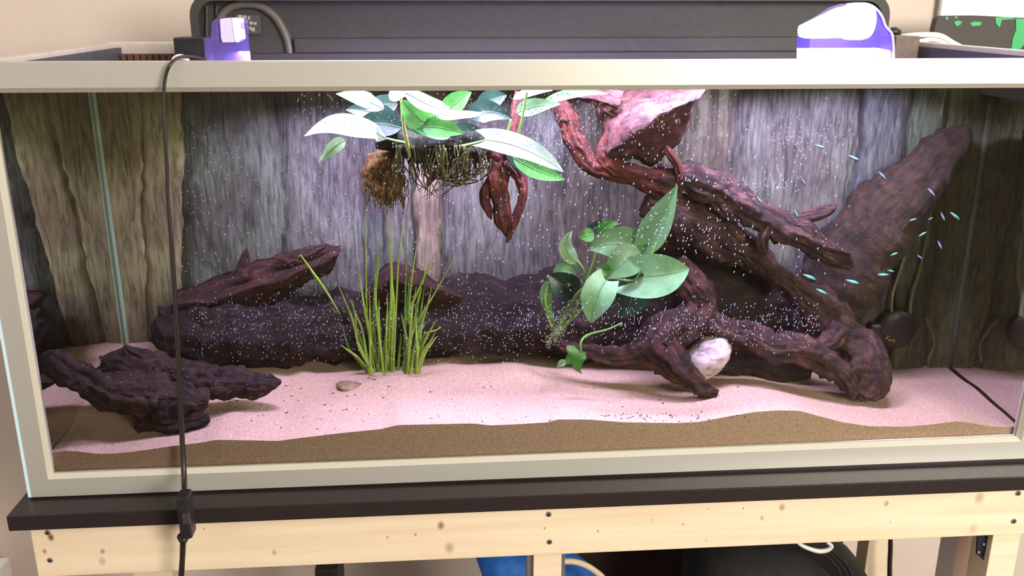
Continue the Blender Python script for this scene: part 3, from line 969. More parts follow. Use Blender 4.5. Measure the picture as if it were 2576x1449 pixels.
for k in range(60):
    t = random.random()
    x, y = 1385 + 60 * t + random.uniform(-8, 8), 860 - 110 * t + random.uniform(-8, 8)
    tube(bm, [(x, y, .14, 1.6), (x + random.uniform(-14, 14), y + random.uniform(-8, 12), .14, 1.2), (x + random.uniform(-22, 22), y + random.uniform(-4, 22), .14, .8)], 3, 4)
tag(new_obj('root_fuzz', bm, mat('pale_root_fuzz', srgb(132, 146, 112), 0.9), pl, smooth=True), kind='stuff')

iv = thing('ivy_sprig', 'small lobed green leaf sprig on a curved stem above the sand', 'plant', on_sand(1450, 935))
bm = bmesh.new()
OUT = [(1462, 885), (1442, 868), (1424, 872), (1428, 890), (1420, 908), (1424, 918), (1436, 916), (1444, 930), (1464, 941), (1460, 928), (1466, 914), (1476, 900), (1472, 884)]
c = at(1448, 902, .095)
cv = bm.verts.new(c + Vector((0, -0.004, 0)))
vs = []
for i, (x, y) in enumerate(OUT):
    vs.append(bm.verts.new(at(x, y, .098 + .004 * math.sin(i * 1.7))))
for i in range(len(vs)):
    f = bm.faces.new((cv, vs[i], vs[(i + 1) % len(vs)]))
    f.smooth = True
new_obj('leaf', bm, LG, iv, label='lobed bright green leaf')
leaf(iv, (1424, 910, .09), (1412, 914, .09), (1401, 926, .09), 9, LP, .0, .2, label='small pale leaf')
stem(iv, [(1462, 886, .097, 3), (1462, 860, .10, 3), (1480, 842, .11, 3), (1530, 828, .12, 2.5), (1565, 812, .13, 2)], M['stalk'])

gr = thing('grass_tuft', 'tall thin bladed grass tuft growing in the open sand', 'plant', on_sand(980, 940))
GM = [leafmat('grass_green', srgb(150, 186, 56), srgb(176, 204, 84)), leafmat('grass_deep', srgb(96, 138, 58), srgb(118, 158, 72)), leafmat('grass_yellow', srgb(150, 168, 70), srgb(184, 190, 110))]


def blade(pts, mt, label=None):
    bm = bmesh.new()
    rows = []
    nn = 12
    P3 = []
    for (x, y, Y, r) in pts:
        w_ = at(x, y, Y)
        P3.append((w_.x, w_.y, w_.z, r * pxm(w_)))
    for i in range(nn + 1):
        q = cr(P3, i / nn)
        c = Vector(q[:3])
        q2, q1 = cr(P3, min(i / nn + .05, 1)), cr(P3, max(i / nn - .05, 0))
        d = (Vector(q2[:3]) - Vector(q1[:3])).normalized()
        s = d.cross((c - CAM).normalized()).normalized()
        r = max(q[3], .0003)
        b = s.cross(d)
        rows.append([bm.verts.new(c - s * r), bm.verts.new(c + b * r * .5), bm.verts.new(c + s * r), bm.verts.new(c - b * r * .15)])
    for i in range(nn):
        for j in range(4):
            f = bm.faces.new((rows[i][j], rows[i][(j + 1) % 4], rows[i + 1][(j + 1) % 4], rows[i + 1][j]))
            f.smooth = True
    return new_obj('blade', bm, mt, gr, label=label)


BLD = [((935, 930), (905, 850), (850, 715), 8, 1), ((940, 935), (900, 860), (887, 755), 6, 2), ((955, 938), (930, 840), (905, 690), 8, 0), ((930, 935), (900, 900), (858, 868), 7, 0), ((945, 940), (925, 820), (920, 480), 4, 0),
       ((965, 940), (945, 760), (955, 590), 6, 0), ((975, 940), (985, 740), (982, 560), 7, 0), ((985, 942), (990, 780), (985, 640), 9, 0), ((1000, 940), (1015, 820), (1092, 640), 7, 0), ((1020, 940), (1030, 760), (1048, 620), 5, 0),
       ((1030, 940), (1048, 780), (1075, 660), 6, 0), ((1040, 942), (1058, 800), (1068, 720), 6, 1), ((1010, 940), (1035, 840), (1140, 655), 5, 0), ((1045, 938), (1060, 850), (1130, 810), 4, 0), ((990, 940), (1000, 700), (1015, 565), 4, 0),
       ((1015, 942), (1020, 740), (1020, 560), 4, 1), ((950, 940), (942, 820), (948, 640), 6, 1), ((970, 942), (962, 860), (940, 760), 6, 1), ((925, 940), (880, 880), (862, 820), 5, 1), ((960, 940), (968, 870), (980, 780), 7, 0),
       ((1030, 942), (1024, 860), (1010, 790), 6, 0), ((1048, 940), (1050, 880), (1045, 770), 6, 0), ((1038, 942), (1020, 850), (1030, 700), 5, 1), ((940, 940), (905, 880), (870, 760), 5, 0)]
for k in range(24):
    x0 = random.choice((random.uniform(925, 1000), random.uniform(1000, 1055)))
    dx = (x0 - 985) * random.uniform(.2, .9) + random.uniform(-15, 15)
    h = random.uniform(60, 230)
    BLD.append(((x0, 941), (x0 + dx * .35, 941 - h * .55), (x0 + dx, 941 - h), random.uniform(4, 7), random.choice((0, 0, 1, 2))))
gy = on_sand(985, 941).y
for i, (b, c_, t_, r, g_) in enumerate(BLD):
    Y = gy + random.uniform(-.02, .02)
    blade([(b[0], b[1], Y, r * .5), (c_[0], c_[1], Y + random.uniform(-.012, .012), r * .55), ((c_[0] + t_[0]) / 2 + random.uniform(-3, 3), (c_[1] + t_[1]) / 2, Y, r * .4), (t_[0], t_[1], Y + random.uniform(-.02, .02), .8)], GM[g_])
ld = bmesh.new()
tube(ld, [(755, 640, .10, 1.2), (790, 690, .10, 3.5), (825, 740, .10, 3), (856, 792, .10, 1)], 12, 6, flat=.3)
tag(new_obj('loose_blade', ld, GM[0], smooth=True), 'single loose grass blade drifting left of the tuft', 'plant')

# ------------------------------------------------------------------ pump on the rear wall
py_ = YB(at(2257, 830, .29).x) - 0.02
pc = at(2257, 830, py_ - 0.02)
pump = thing('circulation_pump', 'round black pump fixed to the bark panel at right', 'pump', pc)
bm = bmesh.new()
R = 52 * pxm(pc)
prof = [(0.0, 0.30), (0.45, 0.27), (0.75, 0.18), (0.93, 0.05), (1.0, -0.15), (1.0, -0.55), (0.92, -0.75), (0.0, -0.75)]
ring = []
for (r, d) in prof:
    ring.append([bm.verts.new(pc + Vector((math.cos(a) * r * R, -d * R * 0.6, math.sin(a) * r * R))) for a in (2 * math.pi * k / 40 for k in range(40))])
for a_, b_ in zip(ring, ring[1:]):
    for k in range(40):
        f = bm.faces.new((a_[k], a_[(k + 1) % 40], b_[(k + 1) % 40], b_[k]))
        f.smooth = True
bmesh.ops.remove_doubles(bm, verts=bm.verts, dist=1e-5)
new_obj('dome', bm, M['black'], pump)
bm = boxed(pc + Vector((-R * 1.35, -0.002, -R * .75)), pc + Vector((R * .2, 0.020, R * .35)), 0.006)
new_obj('housing', bm, M['black'], pump)
bm = bmesh.new()
M['gold'] = mat('gold_mark_glint', srgb(190, 150, 70), 0.4)  # small gold marks, with glints put into the same gold
for (x, y, w_, h_) in ((2230, 851, 5, 2.5), (2238, 856, 6, 2.5), (2246, 856, 4, 3), (2234, 846, 5, 2), (2250, 859, 3, 3), (2253, 797, 4, 2.5)):
    q = at(x, y, pc.y - 0.0115 if y > 810 else pc.y - .008)
    k = pxm(q)
    box(bm, q - Vector((w_ * k / 2, .001, h_ * k / 2)), q + Vector((w_ * k / 2, .004, h_ * k / 2)))
new_obj('gold_mark', bm, M['gold'], pump, label='gold marks and painted glints on the dome')
M['cord'] = noisy('algae_grown_cord', [(0.3, srgb(112, 106, 78)), (0.7, srgb(150, 142, 108))], (80, 80, 80), 0.8, 0.3)
for pts in ([(2242, 785, .27, 3.5), (2246, 735, .275, 4), (2270, 660, .28, 4), (2284, 600, .28, 3.5), (2290, 545, .28, 3)],
            [(2288, 790, .27, 5), (2294, 740, .275, 5), (2310, 690, .28, 5), (2326, 620, .28, 4.5), (2336, 555, .28, 4), (2346, 500, .285, 3), (2366, 300, .285, 3), (2380, 215, .285, 3)]):
    stem(pump, pts, M['cord'], 'power_cord')
stem(pump, [(2330, 800, .275, 3), (2345, 840, .275, 4), (2350, 870, .275, 4), (2334, 908, .275, 3)], M['cord'], 'power_cord')

# ------------------------------------------------------------------ fish
FM = {'body': mat('olive_fish_skin', srgb(70, 66, 60), 0.35), 'cyan': mat('turquoise_stripe', (0.06, 0.86, 0.95), 0.25), 'blue': mat('blue_stripe', (0.12, 0.38, 0.92), 0.25),
      'green': mat('green_stripe', (0.08, 0.55, 0.42), 0.25), 'red': mat('red_belly', (0.62, 0.09, 0.08), 0.4), 'fin': clear('fish_fin', (0.8, 0.8, 0.82), 1.3)}


def fish_mesh(kind):
    bm = bmesh.new()
    N, K = 14, 10
    if kind == 'body':
        rings = []
        for i in range(N + 1):
            t = i / N
            h = 0.098 * math.sin(math.pi * (0.06 + 0.90 * t) ** 0.8) ** 0.9 + 0.010
            rings.append([bm.verts.new(((t - .5) * .86, math.cos(a) * h * .55, math.sin(a) * h - 0.01)) for a in (2 * math.pi * k / K for k in range(K))])
        for a_, b_ in zip(rings, rings[1:]):
            for k in range(K):
                bm.faces.new((a_[k], a_[(k + 1) % K], b_[(k + 1) % K], b_[k]))
        bm.faces.new(rings[0][::-1])
        bm.faces.new(rings[-1])
    elif kind in ('stripe', 'belly'):
        t0, t1 = (0.03, 0.97) if kind == 'stripe' else (0.40, 0.98)
        for s in (-1, 1):
            A = []
            for i in range(N + 1):
                t = t0 + (t1 - t0) * i / N
                h = 0.098 * math.sin(math.pi * (0.06 + 0.90 * t) ** 0.8) ** 0.9 + 0.010
                w = math.sin(math.pi * (i / N)) ** .5
                lo, hi = ((-.12 - .30 * w, -.02 + .88 * w) if kind == 'stripe' else (-.46 - .48 * w, -.42))
                A.append([bm.verts.new(((t - .5) * .86, s * (h * .57 * math.sqrt(max(1 - q * q, 0)) + .004), q * h - .01)) for q in (lo, (lo + hi) / 2, hi)])
            for a_, b_ in zip(A, A[1:]):
                for k in range(2):
                    bm.faces.new((a_[k], a_[k + 1], b_[k + 1], b_[k]))
    else:
        P = [(.41, .0), (.52, .10), (.50, .02), (.53, -.10)]
        for y in (-.006, .006):
            bm.faces.new([bm.verts.new((x, y, z - .01)) for x, z in P])
        for x0, s in ((.02, 1), (.10, -1)):
            bm.faces.new([bm.verts.new(q) for q in ((x0 - .10, 0, s * .10), (x0 + .06, 0, s * .20), (x0 + .10, 0, s * .09))])
    me = bpy.data.meshes.new('tetra_' + kind)
    bmesh.ops.recalc_face_normals(bm, faces=bm.faces)
    bm.to_mesh(me)
    bm.free()
    for p in me.polygons: p.use_smooth = True
    return me


FME = {k: fish_mesh(k) for k in ('body', 'stripe', 'belly', 'fin')}
for k, mm in (('body', 'body'), ('belly', 'red'), ('fin', 'fin')):
    FME[k].materials.append(FM[mm])
STR = {}
for c_ in ('cyan', 'blue', 'green'):
    STR[c_] = FME['stripe'].copy()
    STR[c_].materials.append(FM[c_])
# head pixel, tail pixel, depth, stripe colour, label
FISH = [((2076, 372), (2048, 364), .10, 'cyan', 'turquoise tetra highest of the shoal, nearly level'),
        ((2163, 404), (2132, 390), .12, 'blue', 'blue striped tetra second from the top of the shoal'),
        ((2229, 452), (2209, 430), .12, 'blue', 'blue tetra diving steeply in front of the trunk, nearest the upper trunk edge'),
        ((2028, 468), (2015, 447), .10, 'blue', 'slim blue tetra diving below the topmost fish'),
        ((1916, 512), (1903, 492), .10, 'cyan', 'leftmost turquoise tetra of the shoal, over the upper branch'),
        ((2008, 548), (1997, 525), .10, 'cyan', 'steep turquoise tetra just above the forked twig'),
        ((2352, 493), (2333, 472), .14, 'blue', 'blue tetra above the cords at the upper right of the trunk'),
        ((2376, 556), (2367, 533), .15, 'blue', 'thin violet blue tetra between the cord and the tank corner'),
        ((2415, 553), (2389, 532), .15, 'green', 'green tinted tetra nearest the rear right corner seam'),
        ((2306, 549), (2286, 556), .16, 'green', 'faint green tetra pointing right above the pump cords'),
        ((2347, 547), (2334, 553), .16, 'red', 'short tetra seen end-on with red belly, over the thick cord'),
        ((2331, 583), (2309, 595), .15, 'green', 'yellow green tetra climbing right beside the thick cord'),
        ((2369, 627), (2359, 605), .15, 'blue', 'blue tetra diving alone right of the thick cord'),
        ((2259, 635), (2238, 643), .13, 'cyan', 'red bellied turquoise tetra climbing right, left of the cords'),
        ((2321, 652), (2307, 641), .13, 'blue', 'short bright blue tetra crossing the thick cord'),
        ((2250, 683), (2231, 679), .16, 'red', 'dull reddish tetra just above a level turquoise one'),
        ((2206, 691), (2238, 690), .11, 'cyan', 'level turquoise tetra just under the dull reddish fish'),
        ((2162, 713), (2125, 703), .09, 'cyan', 'large turquoise tetra with red belly in front of the trunk base'),
        ((2053, 703), (2018, 689), .09, 'cyan', 'large turquoise tetra crossing the long ridge of the root'),
        ((2081, 740), (2051, 725), .09, 'cyan', 'lowest turquoise tetra of the shoal')]
for i, (h_, t_, Y, c_, lab) in enumerate(FISH):
    H, T = at(h_[0], h_[1], Y), at(t_[0], t_[1], Y)
    d = T - H
    L = d.length * 1.12
    ang = math.atan2(-d.z, d.x)
    mw = Matrix.Translation((H + T) / 2) @ Matrix.Rotation(ang, 4, 'Y') @ Matrix.Scale(L, 4)
    # keep backs upward for fish that head right
    if d.x < 0:
        mw = Matrix.Translation((H + T) / 2) @ Matrix.Rotation(ang, 4, 'Y') @ Matrix.Rotation(math.pi, 4, 'X') @ Matrix.Scale(L, 4)
    r = thing('neon_tetra', lab, 'fish', (H + T) / 2, 'neon tetra shoal')
    bpy.context.view_layer.update()
    for k in ('body', 'stripe', 'belly', 'fin'):
        if k == 'stripe' and c_ == 'red': me = STR['green']
        elif k == 'stripe': me = STR[c_]
        else: me = FME[k]
        o = bpy.data.objects.new(k, me)
        COL.objects.link(o)
        o.parent = r
        o.matrix_world = mw

# ------------------------------------------------------------------ air bubbles just behind the front glass
bm = bmesh.new()


def bubble(px, py, r):
    p = at(px, py, random.uniform(.018, .028))
    k = pxm(p)
    vv = [bm.verts.new(p + Vector(q) * r * k) for q in ((.75, 0, 0), (-.75, 0, 0), (0, .75, 0), (0, -.75, 0), (0.2, 0, 1.9), (-0.6, 0, -1.7))]
    for a_, b_, c_ in ((0, 2, 4), (2, 1, 4), (1, 3, 4), (3, 0, 4), (2, 0, 5), (1, 2, 5), (3, 1, 5), (0, 3, 5)):
        bm.faces.new((vv[a_], vv[b_], vv[c_]))


def scatter(n, fx, fy, r0, r1, keep=None):
    for _ in range(n):
        x, y = fx(), fy()
        if y < 236 or (keep and not keep(x, y)): continue
        bubble(x, y, random.uniform(r0, r1))


U, Gs = random.uniform, random.gauss
scatter(420, lambda: U(740, 1500), lambda: 236 + abs(Gs(0, 95)), 1.2, 2.0)
scatter(260, lambda: Gs(1400, 70), lambda: Gs(330, 60), 1.3, 2.1)
scatter(190, lambda: Gs(1640, 110), lambda: 238 + abs(Gs(0, 90)), 1.3, 2.1)
scatter(150, lambda: U(1300, 2140), lambda: U(240, 720), 1.4, 2.2)
scatter(110, lambda: Gs(2010, 70), lambda: Gs(350, 30), 1.4, 2.2)
scatter(70, lambda: U(1700, 2010), lambda: Gs(460, 12), 1.4, 2.2)
scatter(160, lambda: U(1500, 1900), lambda: Gs(590, 40), 1.4, 2.0)
scatter(220, lambda: U(740, 1500), lambda: U(400, 720), 1.0, 1.7)
scatter(320, lambda: U(450, 900), lambda: U(300, 700), 0.8, 1.4)
scatter(1100, lambda: U(470, 1340), lambda: Gs(815, 55), 0.8, 1.5, lambda x, y: 700 < y < 920)
scatter(700, lambda: U(1300, 2060), lambda: Gs(810, 32), 1.0, 1.7)
scatter(160, lambda: U(200, 720), lambda: U(880, 1080), 0.7, 1.2, lambda x, y: abs((y - 950) - (x - 300) * .12) < 60)
bub = new_obj('air_bubbles', bm, mat('bubble_glint', (0.74, 0.72, 0.84), 0.25, spec=0.8))
tag(bub, 'countless tiny air bubbles rising behind the front glass', 'bubbles', kind='stuff')

# ------------------------------------------------------------------ lamp across the tank top
lamp = thing('aquarium_lamp', 'glowing light bar on clear purple lit holders across the tank top', 'lamp', (0.07, 0.10, TOP))
M['glow'] = emit('lamp_glow', (0.98, 0.93, 1.0), 5.0)
M['diff'] = emit('lamp_end_glow', (0.90, 0.84, 1.0), 0.55)
M['purple'] = bpy.data.materials.new('violet_lit_acrylic')
M['purple'].use_nodes = True
_b = M['purple'].node_tree.nodes['Principled BSDF']
_b.inputs['Base Color'].default_value = (0.17, 0.12, 0.40, 1)  # violet lamp light scattered in clear acrylic, put into the base colour
_b.inputs['Roughness'].default_value = 0.12
_b.inputs['Alpha'].default_value = 0.55
LY = 0.07


def plate(name, pxs, Y, thick, mt, label=None, smooth=False, parent=lamp):
    bm = bmesh.new()
    prism(bm, [at(x, y, Y) for x, y in pxs], (0, thick, 0))
    return new_obj(name, bm, mt, parent, label=label)


lh = plate('holder', [(517, 162), (515, 100), (517, 94), (522, 92), (525, 99), (528, 101), (531, 92), (533, 56), (540, 48), (566, 45), (600, 45), (606, 60), (608, 110), (613, 162)], LY, .05, M['purple'], 'clear violet lit acrylic holder')
bm = bmesh.new()
prism(bm, [at(x, y, LY - .004) for x, y in [(553, 48), (570, 45), (598, 46), (606, 98), (600, 106), (560, 107), (556, 96)]], (0, .03, 0))
new_obj('end_cap', bm, mat('frosted_white_cap', (0.72, 0.62, 0.92), 0.4), lh)
bm = bmesh.new()
prism(bm, [at(x, y, LY - .006) for x, y in [(584, 45), (601, 46), (607, 98), (597, 107), (591, 102), (586, 70)]], (0, .03, 0))
new_obj('glow_strip', bm, M['diff'], lh)
rh = plate('holder', [(2037, 156), (2037, 92), (2060, 60), (2120, 20), (2150, 10), (2176, 9), (2200, 18), (2218, 36), (2227, 58), (2240, 78), (2246, 92), (2249, 156)], LY + .02, .05, M['purple'], 'clear violet lit acrylic holder')
bm = bmesh.new()
arc = [(2130, 11), (2160, 9), (2185, 11), (2206, 24), (2220, 44), (2228, 66), (2243, 84), (2247, 110), (2248, 156)]
tube(bm, [(x, y, LY + .018, 3) for x, y in arc], 40, 6)
new_obj('rim_edge', bm, mat('bright_acrylic_edge', (0.70, 0.66, 0.98), 0.2), rh, smooth=True)  # lamp light caught by the edge, put into its pale violet colour
bm = bmesh.new()
tube(bm, [(2012, 78, LY, 14), (2030, 76, LY, 20), (2075, 66, LY, 30), (2105, 58, LY, 36), (2128, 54, LY, 38), (2134, 54, LY, 44), (2160, 54, LY, 45)], 40, 24)
new_obj('bulb', bm, M['glow'], lamp, smooth=True, label='white glowing bulb')
bm = bmesh.new()
tube(bm, [(2158, 54, LY, 45), (2172, 54, LY, 45), (2186, 54, LY, 40), (2189, 54, LY, 30)], 12, 24)
new_obj('bulb_collar', bm, M['diff'], lamp, smooth=True)
bm = bmesh.new()
q0, q1 = at(640, 160, LY), at(2040, 158, LY)
zt = at(1400, 151.5, LY).z
tube(bm, [(q0.x, LY, zt - 0.011, .011), ((q0.x + q1.x) / 2, LY, zt - 0.011, .011), (q1.x, LY, zt - 0.011, .011)], 20, 16, metres=True)
new_obj('light_tube', bm, emit('tube_glow', (0.96, 0.88, 1.0), 1.1), lamp, smooth=True)

# ------------------------------------------------------------------ lamp cord hanging over the front
cord = thing('lamp_cord', 'thin black cord with inline switch hanging down the tank front', 'cord', at(462, 1300, -.07))
bm = bmesh.new()
tube(bm, [(520, 150, .05, 4), (480, 143, .03, 4), (452, 144, .01, 4), (430, 160, -.008, 4.2), (416, 195, -.010, 4.5), (411, 260, -.012, 4.5), (415, 340, -.013, 4.5), (420, 420, -.013, 4.5), (422, 500, -.013, 4.5), (430, 600, -.013, 5),
          (437, 700, -.013, 6), (446, 850, -.013, 6), (453, 1000, -.014, 6), (459, 1120, -.016, 6.5), (463, 1200, -.03, 7), (465, 1256, -.068, 7)], 110, 8)
new_obj('cable', bm, M['cable'], cord, smooth=True)
bm = bmesh.new()
tube(bm, [(461, 1350, -.07, 8), (459, 1400, -.07, 7), (456, 1449, -.07, 7), (452, 1520, -.07, 7)], 12, 8)
new_obj('cable', bm, M['cable'], cord, smooth=True)
bm = bmesh.new()
s0, s1 = at(440, 1253, -.092), at(484, 1357, -.092)
k = pxm(s0)
box(bm, (s0.x, -.092, s1.z), (s1.x, -.066, s0.z), 0.004)
sw = new_obj('inline_switch', bm, M['black'], cord, smooth=False)
bm = bmesh.new()
r0, r1 = at(456, 1292, -.094), at(480, 1318, -.094)
box(bm, (r0.x, -.096, r1.z), (r1.x, -.090, r0.z), .002)
new_obj('rocker', bm, mat('rocker_plastic', (0.05, 0.045, 0.045), 0.3), sw)
bm = bmesh.new()
for (x, y0, y1, rr) in ((464, 1244, 1262, 12), (461, 1368, 1350, 11)):
    a_, b_ = at(x, y0, -.075), at(x, y1, -.08)
    tube(bm, [(a_.x, a_.y, a_.z, rr * .6 * pxm(a_)), (b_.x, b_.y, b_.z, rr * 1.4 * pxm(b_))], 4, 12, metres=True)
new_obj('strain_relief', bm, M['black'], sw, smooth=True)
bm = bmesh.new()
tube(bm, [(434, 160, .02, 4), (440, 148, .03, 7), (455, 144, .03, 8), (470, 150, .03, 6), (476, 162, .03, 4)], 20, 8)
new_obj('cable_clip', bm, mat('violet_white_clip', (0.85, 0.82, 1.0), 0.3), cord, smooth=True, label='pale violet clip on the tank rim')

# ------------------------------------------------------------------ hood standing behind, boxes, cables
HY = 0.50
hood = thing('aquarium_hood', 'dark grey aquarium hood stood upright on the tank rear', 'hood', (at(1360, 150, HY).x, HY, TOP - .03))


def rrect(x0, x1, z0, z1, r, n=6):
    pts = []
    for cx_, cz_, a0 in ((x1 - r, z1 - r, 0), (x0 + r, z1 - r, 90), (x0 + r, z0 + r, 180), (x1 - r, z0 + r, 270)):
        for i in range(n + 1):
            a = math.radians(a0 + 90 * i / n)
            pts.append((cx_ + r * math.cos(a), cz_ + r * math.sin(a)))
    return pts


hx0, hx1 = at(481, 80, HY).x, at(2234, 80, HY).x
hz0, hz1 = TOP - .029, at(2100, -14, HY).z
bm = bmesh.new()
A = rrect(hx0, hx1, hz0, hz1, .038)
B = rrect(hx0 + .015, hx1 - .015, hz0 + .012, hz1 - .012, .03)
for y0, y1 in ((HY, HY + .05),):
    va = [[bm.verts.new((x, y, z)) for x, z in A] for y in (y0, y1)]
    vb = [[bm.verts.new((x, y, z)) for x, z in B] for y in (y0, y1)]
    n = len(A)
    for i in range(n):
        j = (i + 1) % n
        bm.faces.new((va[0][i], va[0][j], vb[0][j], vb[0][i]))
        bm.faces.new((va[1][i], va[1][j], vb[1][j], vb[1][i]))
        bm.faces.new((va[0][i], va[0][j], va[1][j], va[1][i]))
        bm.faces.new((vb[0][i], vb[0][j], vb[1][j], vb[1][i]))
new_obj('hood_rim', bm, M['hood'], hood)
bm = bmesh.new()
prism(bm, [(x, HY + .030, z) for x, z in A], (0, .02, 0))
new_obj('hood_panel', bm, M['hood'], hood)
zl = at(1500, 95, HY).z
new_obj('hood_ledge', boxed((at(735, 95, HY).x, HY + .012, hz0 + .012), (hx1 - .02, HY + .031, zl), .003), M['hood'], hood)
bm = bmesh.new()
y_ = HY + .026
tube(bm, [(548, 60, y_, 11), (565, 30, y_, 11), (600, 12, y_, 11), (650, 14, y_, 11), (690, 40, y_, 11), (715, 80, y_, 11), (728, 120, y_, 11), (734, 175, y_, 11)], 40, 10)
new_obj('raised_arch', bm, mat('olive_grey_moulding', srgb(96, 90, 78), 0.5), hood, smooth=True, label='olive grey arched moulding')
for dx in (520, 545):
    bm = bmesh.new()
    tube(bm, [(dx, 10, HY + .028, 5), (dx, 60, HY + .028, 5), (dx, 120, HY + .028, 5)], 8, 8)
    new_obj('rib', bm, M['hood'], hood, smooth=True)
st = boxed(at(594, 86, HY + .024), at(655, 38, HY + .029))
sk = new_obj('sticker', st, mat('dark_grey_sticker', srgb(72, 70, 64), 0.5), hood, label='dark sticker with worn unreadable pale print')
bm = bmesh.new()
for (x, y, w_, h_) in ((604, 42, 10, 9), (616, 43, 8, 8), (626, 45, 5, 9), (605, 53, 12, 9), (619, 55, 10, 8), (632, 58, 8, 7), (642, 59, 7, 6), (612, 66, 8, 9), (622, 68, 6, 9), (630, 71, 5, 8), (637, 74, 8, 9), (613, 75, 7, 5)):
    q = at(x, y, HY + .0232)
    k = pxm(q)
    box(bm, q - Vector((w_ * k / 2, 0, h_ * k / 2)), q + Vector((w_ * k / 2, .001, h_ * k / 2)))
tag(new_obj('worn_print', bm, mat('pale_worn_print', srgb(168, 164, 152), 0.6), sk), kind='stuff')

b0, b1 = at(441, 158, .40), at(516, 94, .40)
o = new_obj('control_box', boxed((b0.x, .40, TOP - .031), (b1.x, .46, b1.z), .003), M['black'], loc=(b0.x, .43, TOP - .03))
tag(o, 'small black box on the rear cover beside the left lamp holder', 'box')
b0, b1 = at(2246, 160, .44), at(2316, 91, .44)
o = new_obj('control_box', boxed((b0.x, .44, TOP - .031), (b1.x, .50, b1.z), .003), noisy('taupe_plastic', [(0.3, srgb(98, 86, 72)), (0.7, srgb(112, 98, 82))], (90, 90, 90), 0.5, 0.1), loc=(b0.x, .47, TOP - .03))
tag(o, 'taupe box on the tank rim to the right of the glowing bulb', 'box')
bm = bmesh.new()
tube(bm, [(2236, 82, .56, 10), (2250, 80, .56, 12), (2262, 84, .56, 10)], 10, 12)
new_obj('hinge_knob', bm, M['black'], hood, smooth=True)
bm = bmesh.new()
tube(bm, [(2265, 92, .52, 5), (2300, 88, .53, 6), (2340, 88, .53, 7), (2368, 92, .53, 7), (2395, 108, .53, 7), (2420, 120, .54, 6)], 30, 10)
tube(bm, [(2310, 104, .52, 5), (2340, 100, .52, 5), (2365, 104, .52, 5), (2382, 112, .52, 5)], 20, 8)
tag(new_obj('white_hose', bm, M['white_plastic'], smooth=True), 'white hose looped over the rear right corner of the rim', 'hose')
# dark board splashed with green paint in front of the window
GY = 0.70
bm = bmesh.new()
prism(bm, [at(x, y, GY) for x, y in [(2345, 260), (2346, 118), (2352, 70), (2358, 48), (2366, 41), (2376, 39), (2450, 38), (2576, 44), (2700, 52), (2760, 60), (2765, 260)]], (0, .02, 0))
gb = new_obj('splashed_board', bm, mat('dark_board_paint', srgb(60, 52, 44), 0.6))
tag(gb, 'dark rounded board splashed with green paint in front of the window', 'board')
bm = bmesh.new()
GP = mat('green_paint', srgb(36, 168, 92), 0.4)
for poly in ([(2400, 56), (2408, 52), (2420, 54), (2416, 62), (2406, 66)], [(2440, 58), (2452, 54), (2470, 56), (2466, 64), (2446, 66)], [(2504, 44), (2540, 42), (2556, 48), (2520, 50), (2515, 70), (2506, 60)],
             [(2556, 46), (2600, 50), (2610, 110), (2586, 100), (2566, 124), (2554, 130), (2544, 126), (2548, 96), (2556, 76)], [(2378, 44), (2384, 42), (2386, 48), (2380, 50)], [(2400, 42), (2408, 42), (2410, 46), (2402, 46)]):
    prism(bm, [at(x, y, GY - .0015) for x, y in poly], (0, .003, 0))
tag(new_obj('paint_splash', bm, GP, gb, label='bright green paint splashes'), kind='stuff')

# ------------------------------------------------------------------ base board
FYB = -.046
bz = at(15, 1300, FYB).z
bt = at(20, 1337, FYB).z
bx = at(15, 1300, FYB).x
tag(new_obj('base_board', boxed((bx, FYB, bt), (0.86, .60, bz), .0015), M['board'], loc=(0, .27, bt)), 'wide black base board between the tank and the wooden stand', 'board')
# dark plinth strip between frame and board
new_obj('plinth_strip', boxed((O['bl'].x + .006, .004, bz), (O['br'].x, .56, -.030)), M['board'], aq)

# ------------------------------------------------------------------ wooden stand
SY = -.034
KN = [(128, 1352, 9, 1), (112, 1387, 6, .7), (258, 1387, 7, .6), (257, 1412, 10, .4), (690, 1390, 7, .5), (975, 1352, 4, .5), (1045, 1345, 4, .7), (1109, 1322, 10, .8), (1131, 1378, 13, .5), (1370, 1329, 3, .8), (1504, 1336, 3.5, .7), (1639, 1308, 2.5, .5),
      (1718, 1319, 2.5, .9), (1777, 1360, 3, .4), (1870, 1279, 2.5, .9), (1967, 1276, 9, .6), (1917, 1303, 6, .5), (2230, 1267, 7, .6), (2239, 1313, 3, .5), (2464, 1252, 14, .45), (2448, 1330, 13, .3), (513, 1330, 2.5, .8), (1780, 1280, 2.5, .6)]


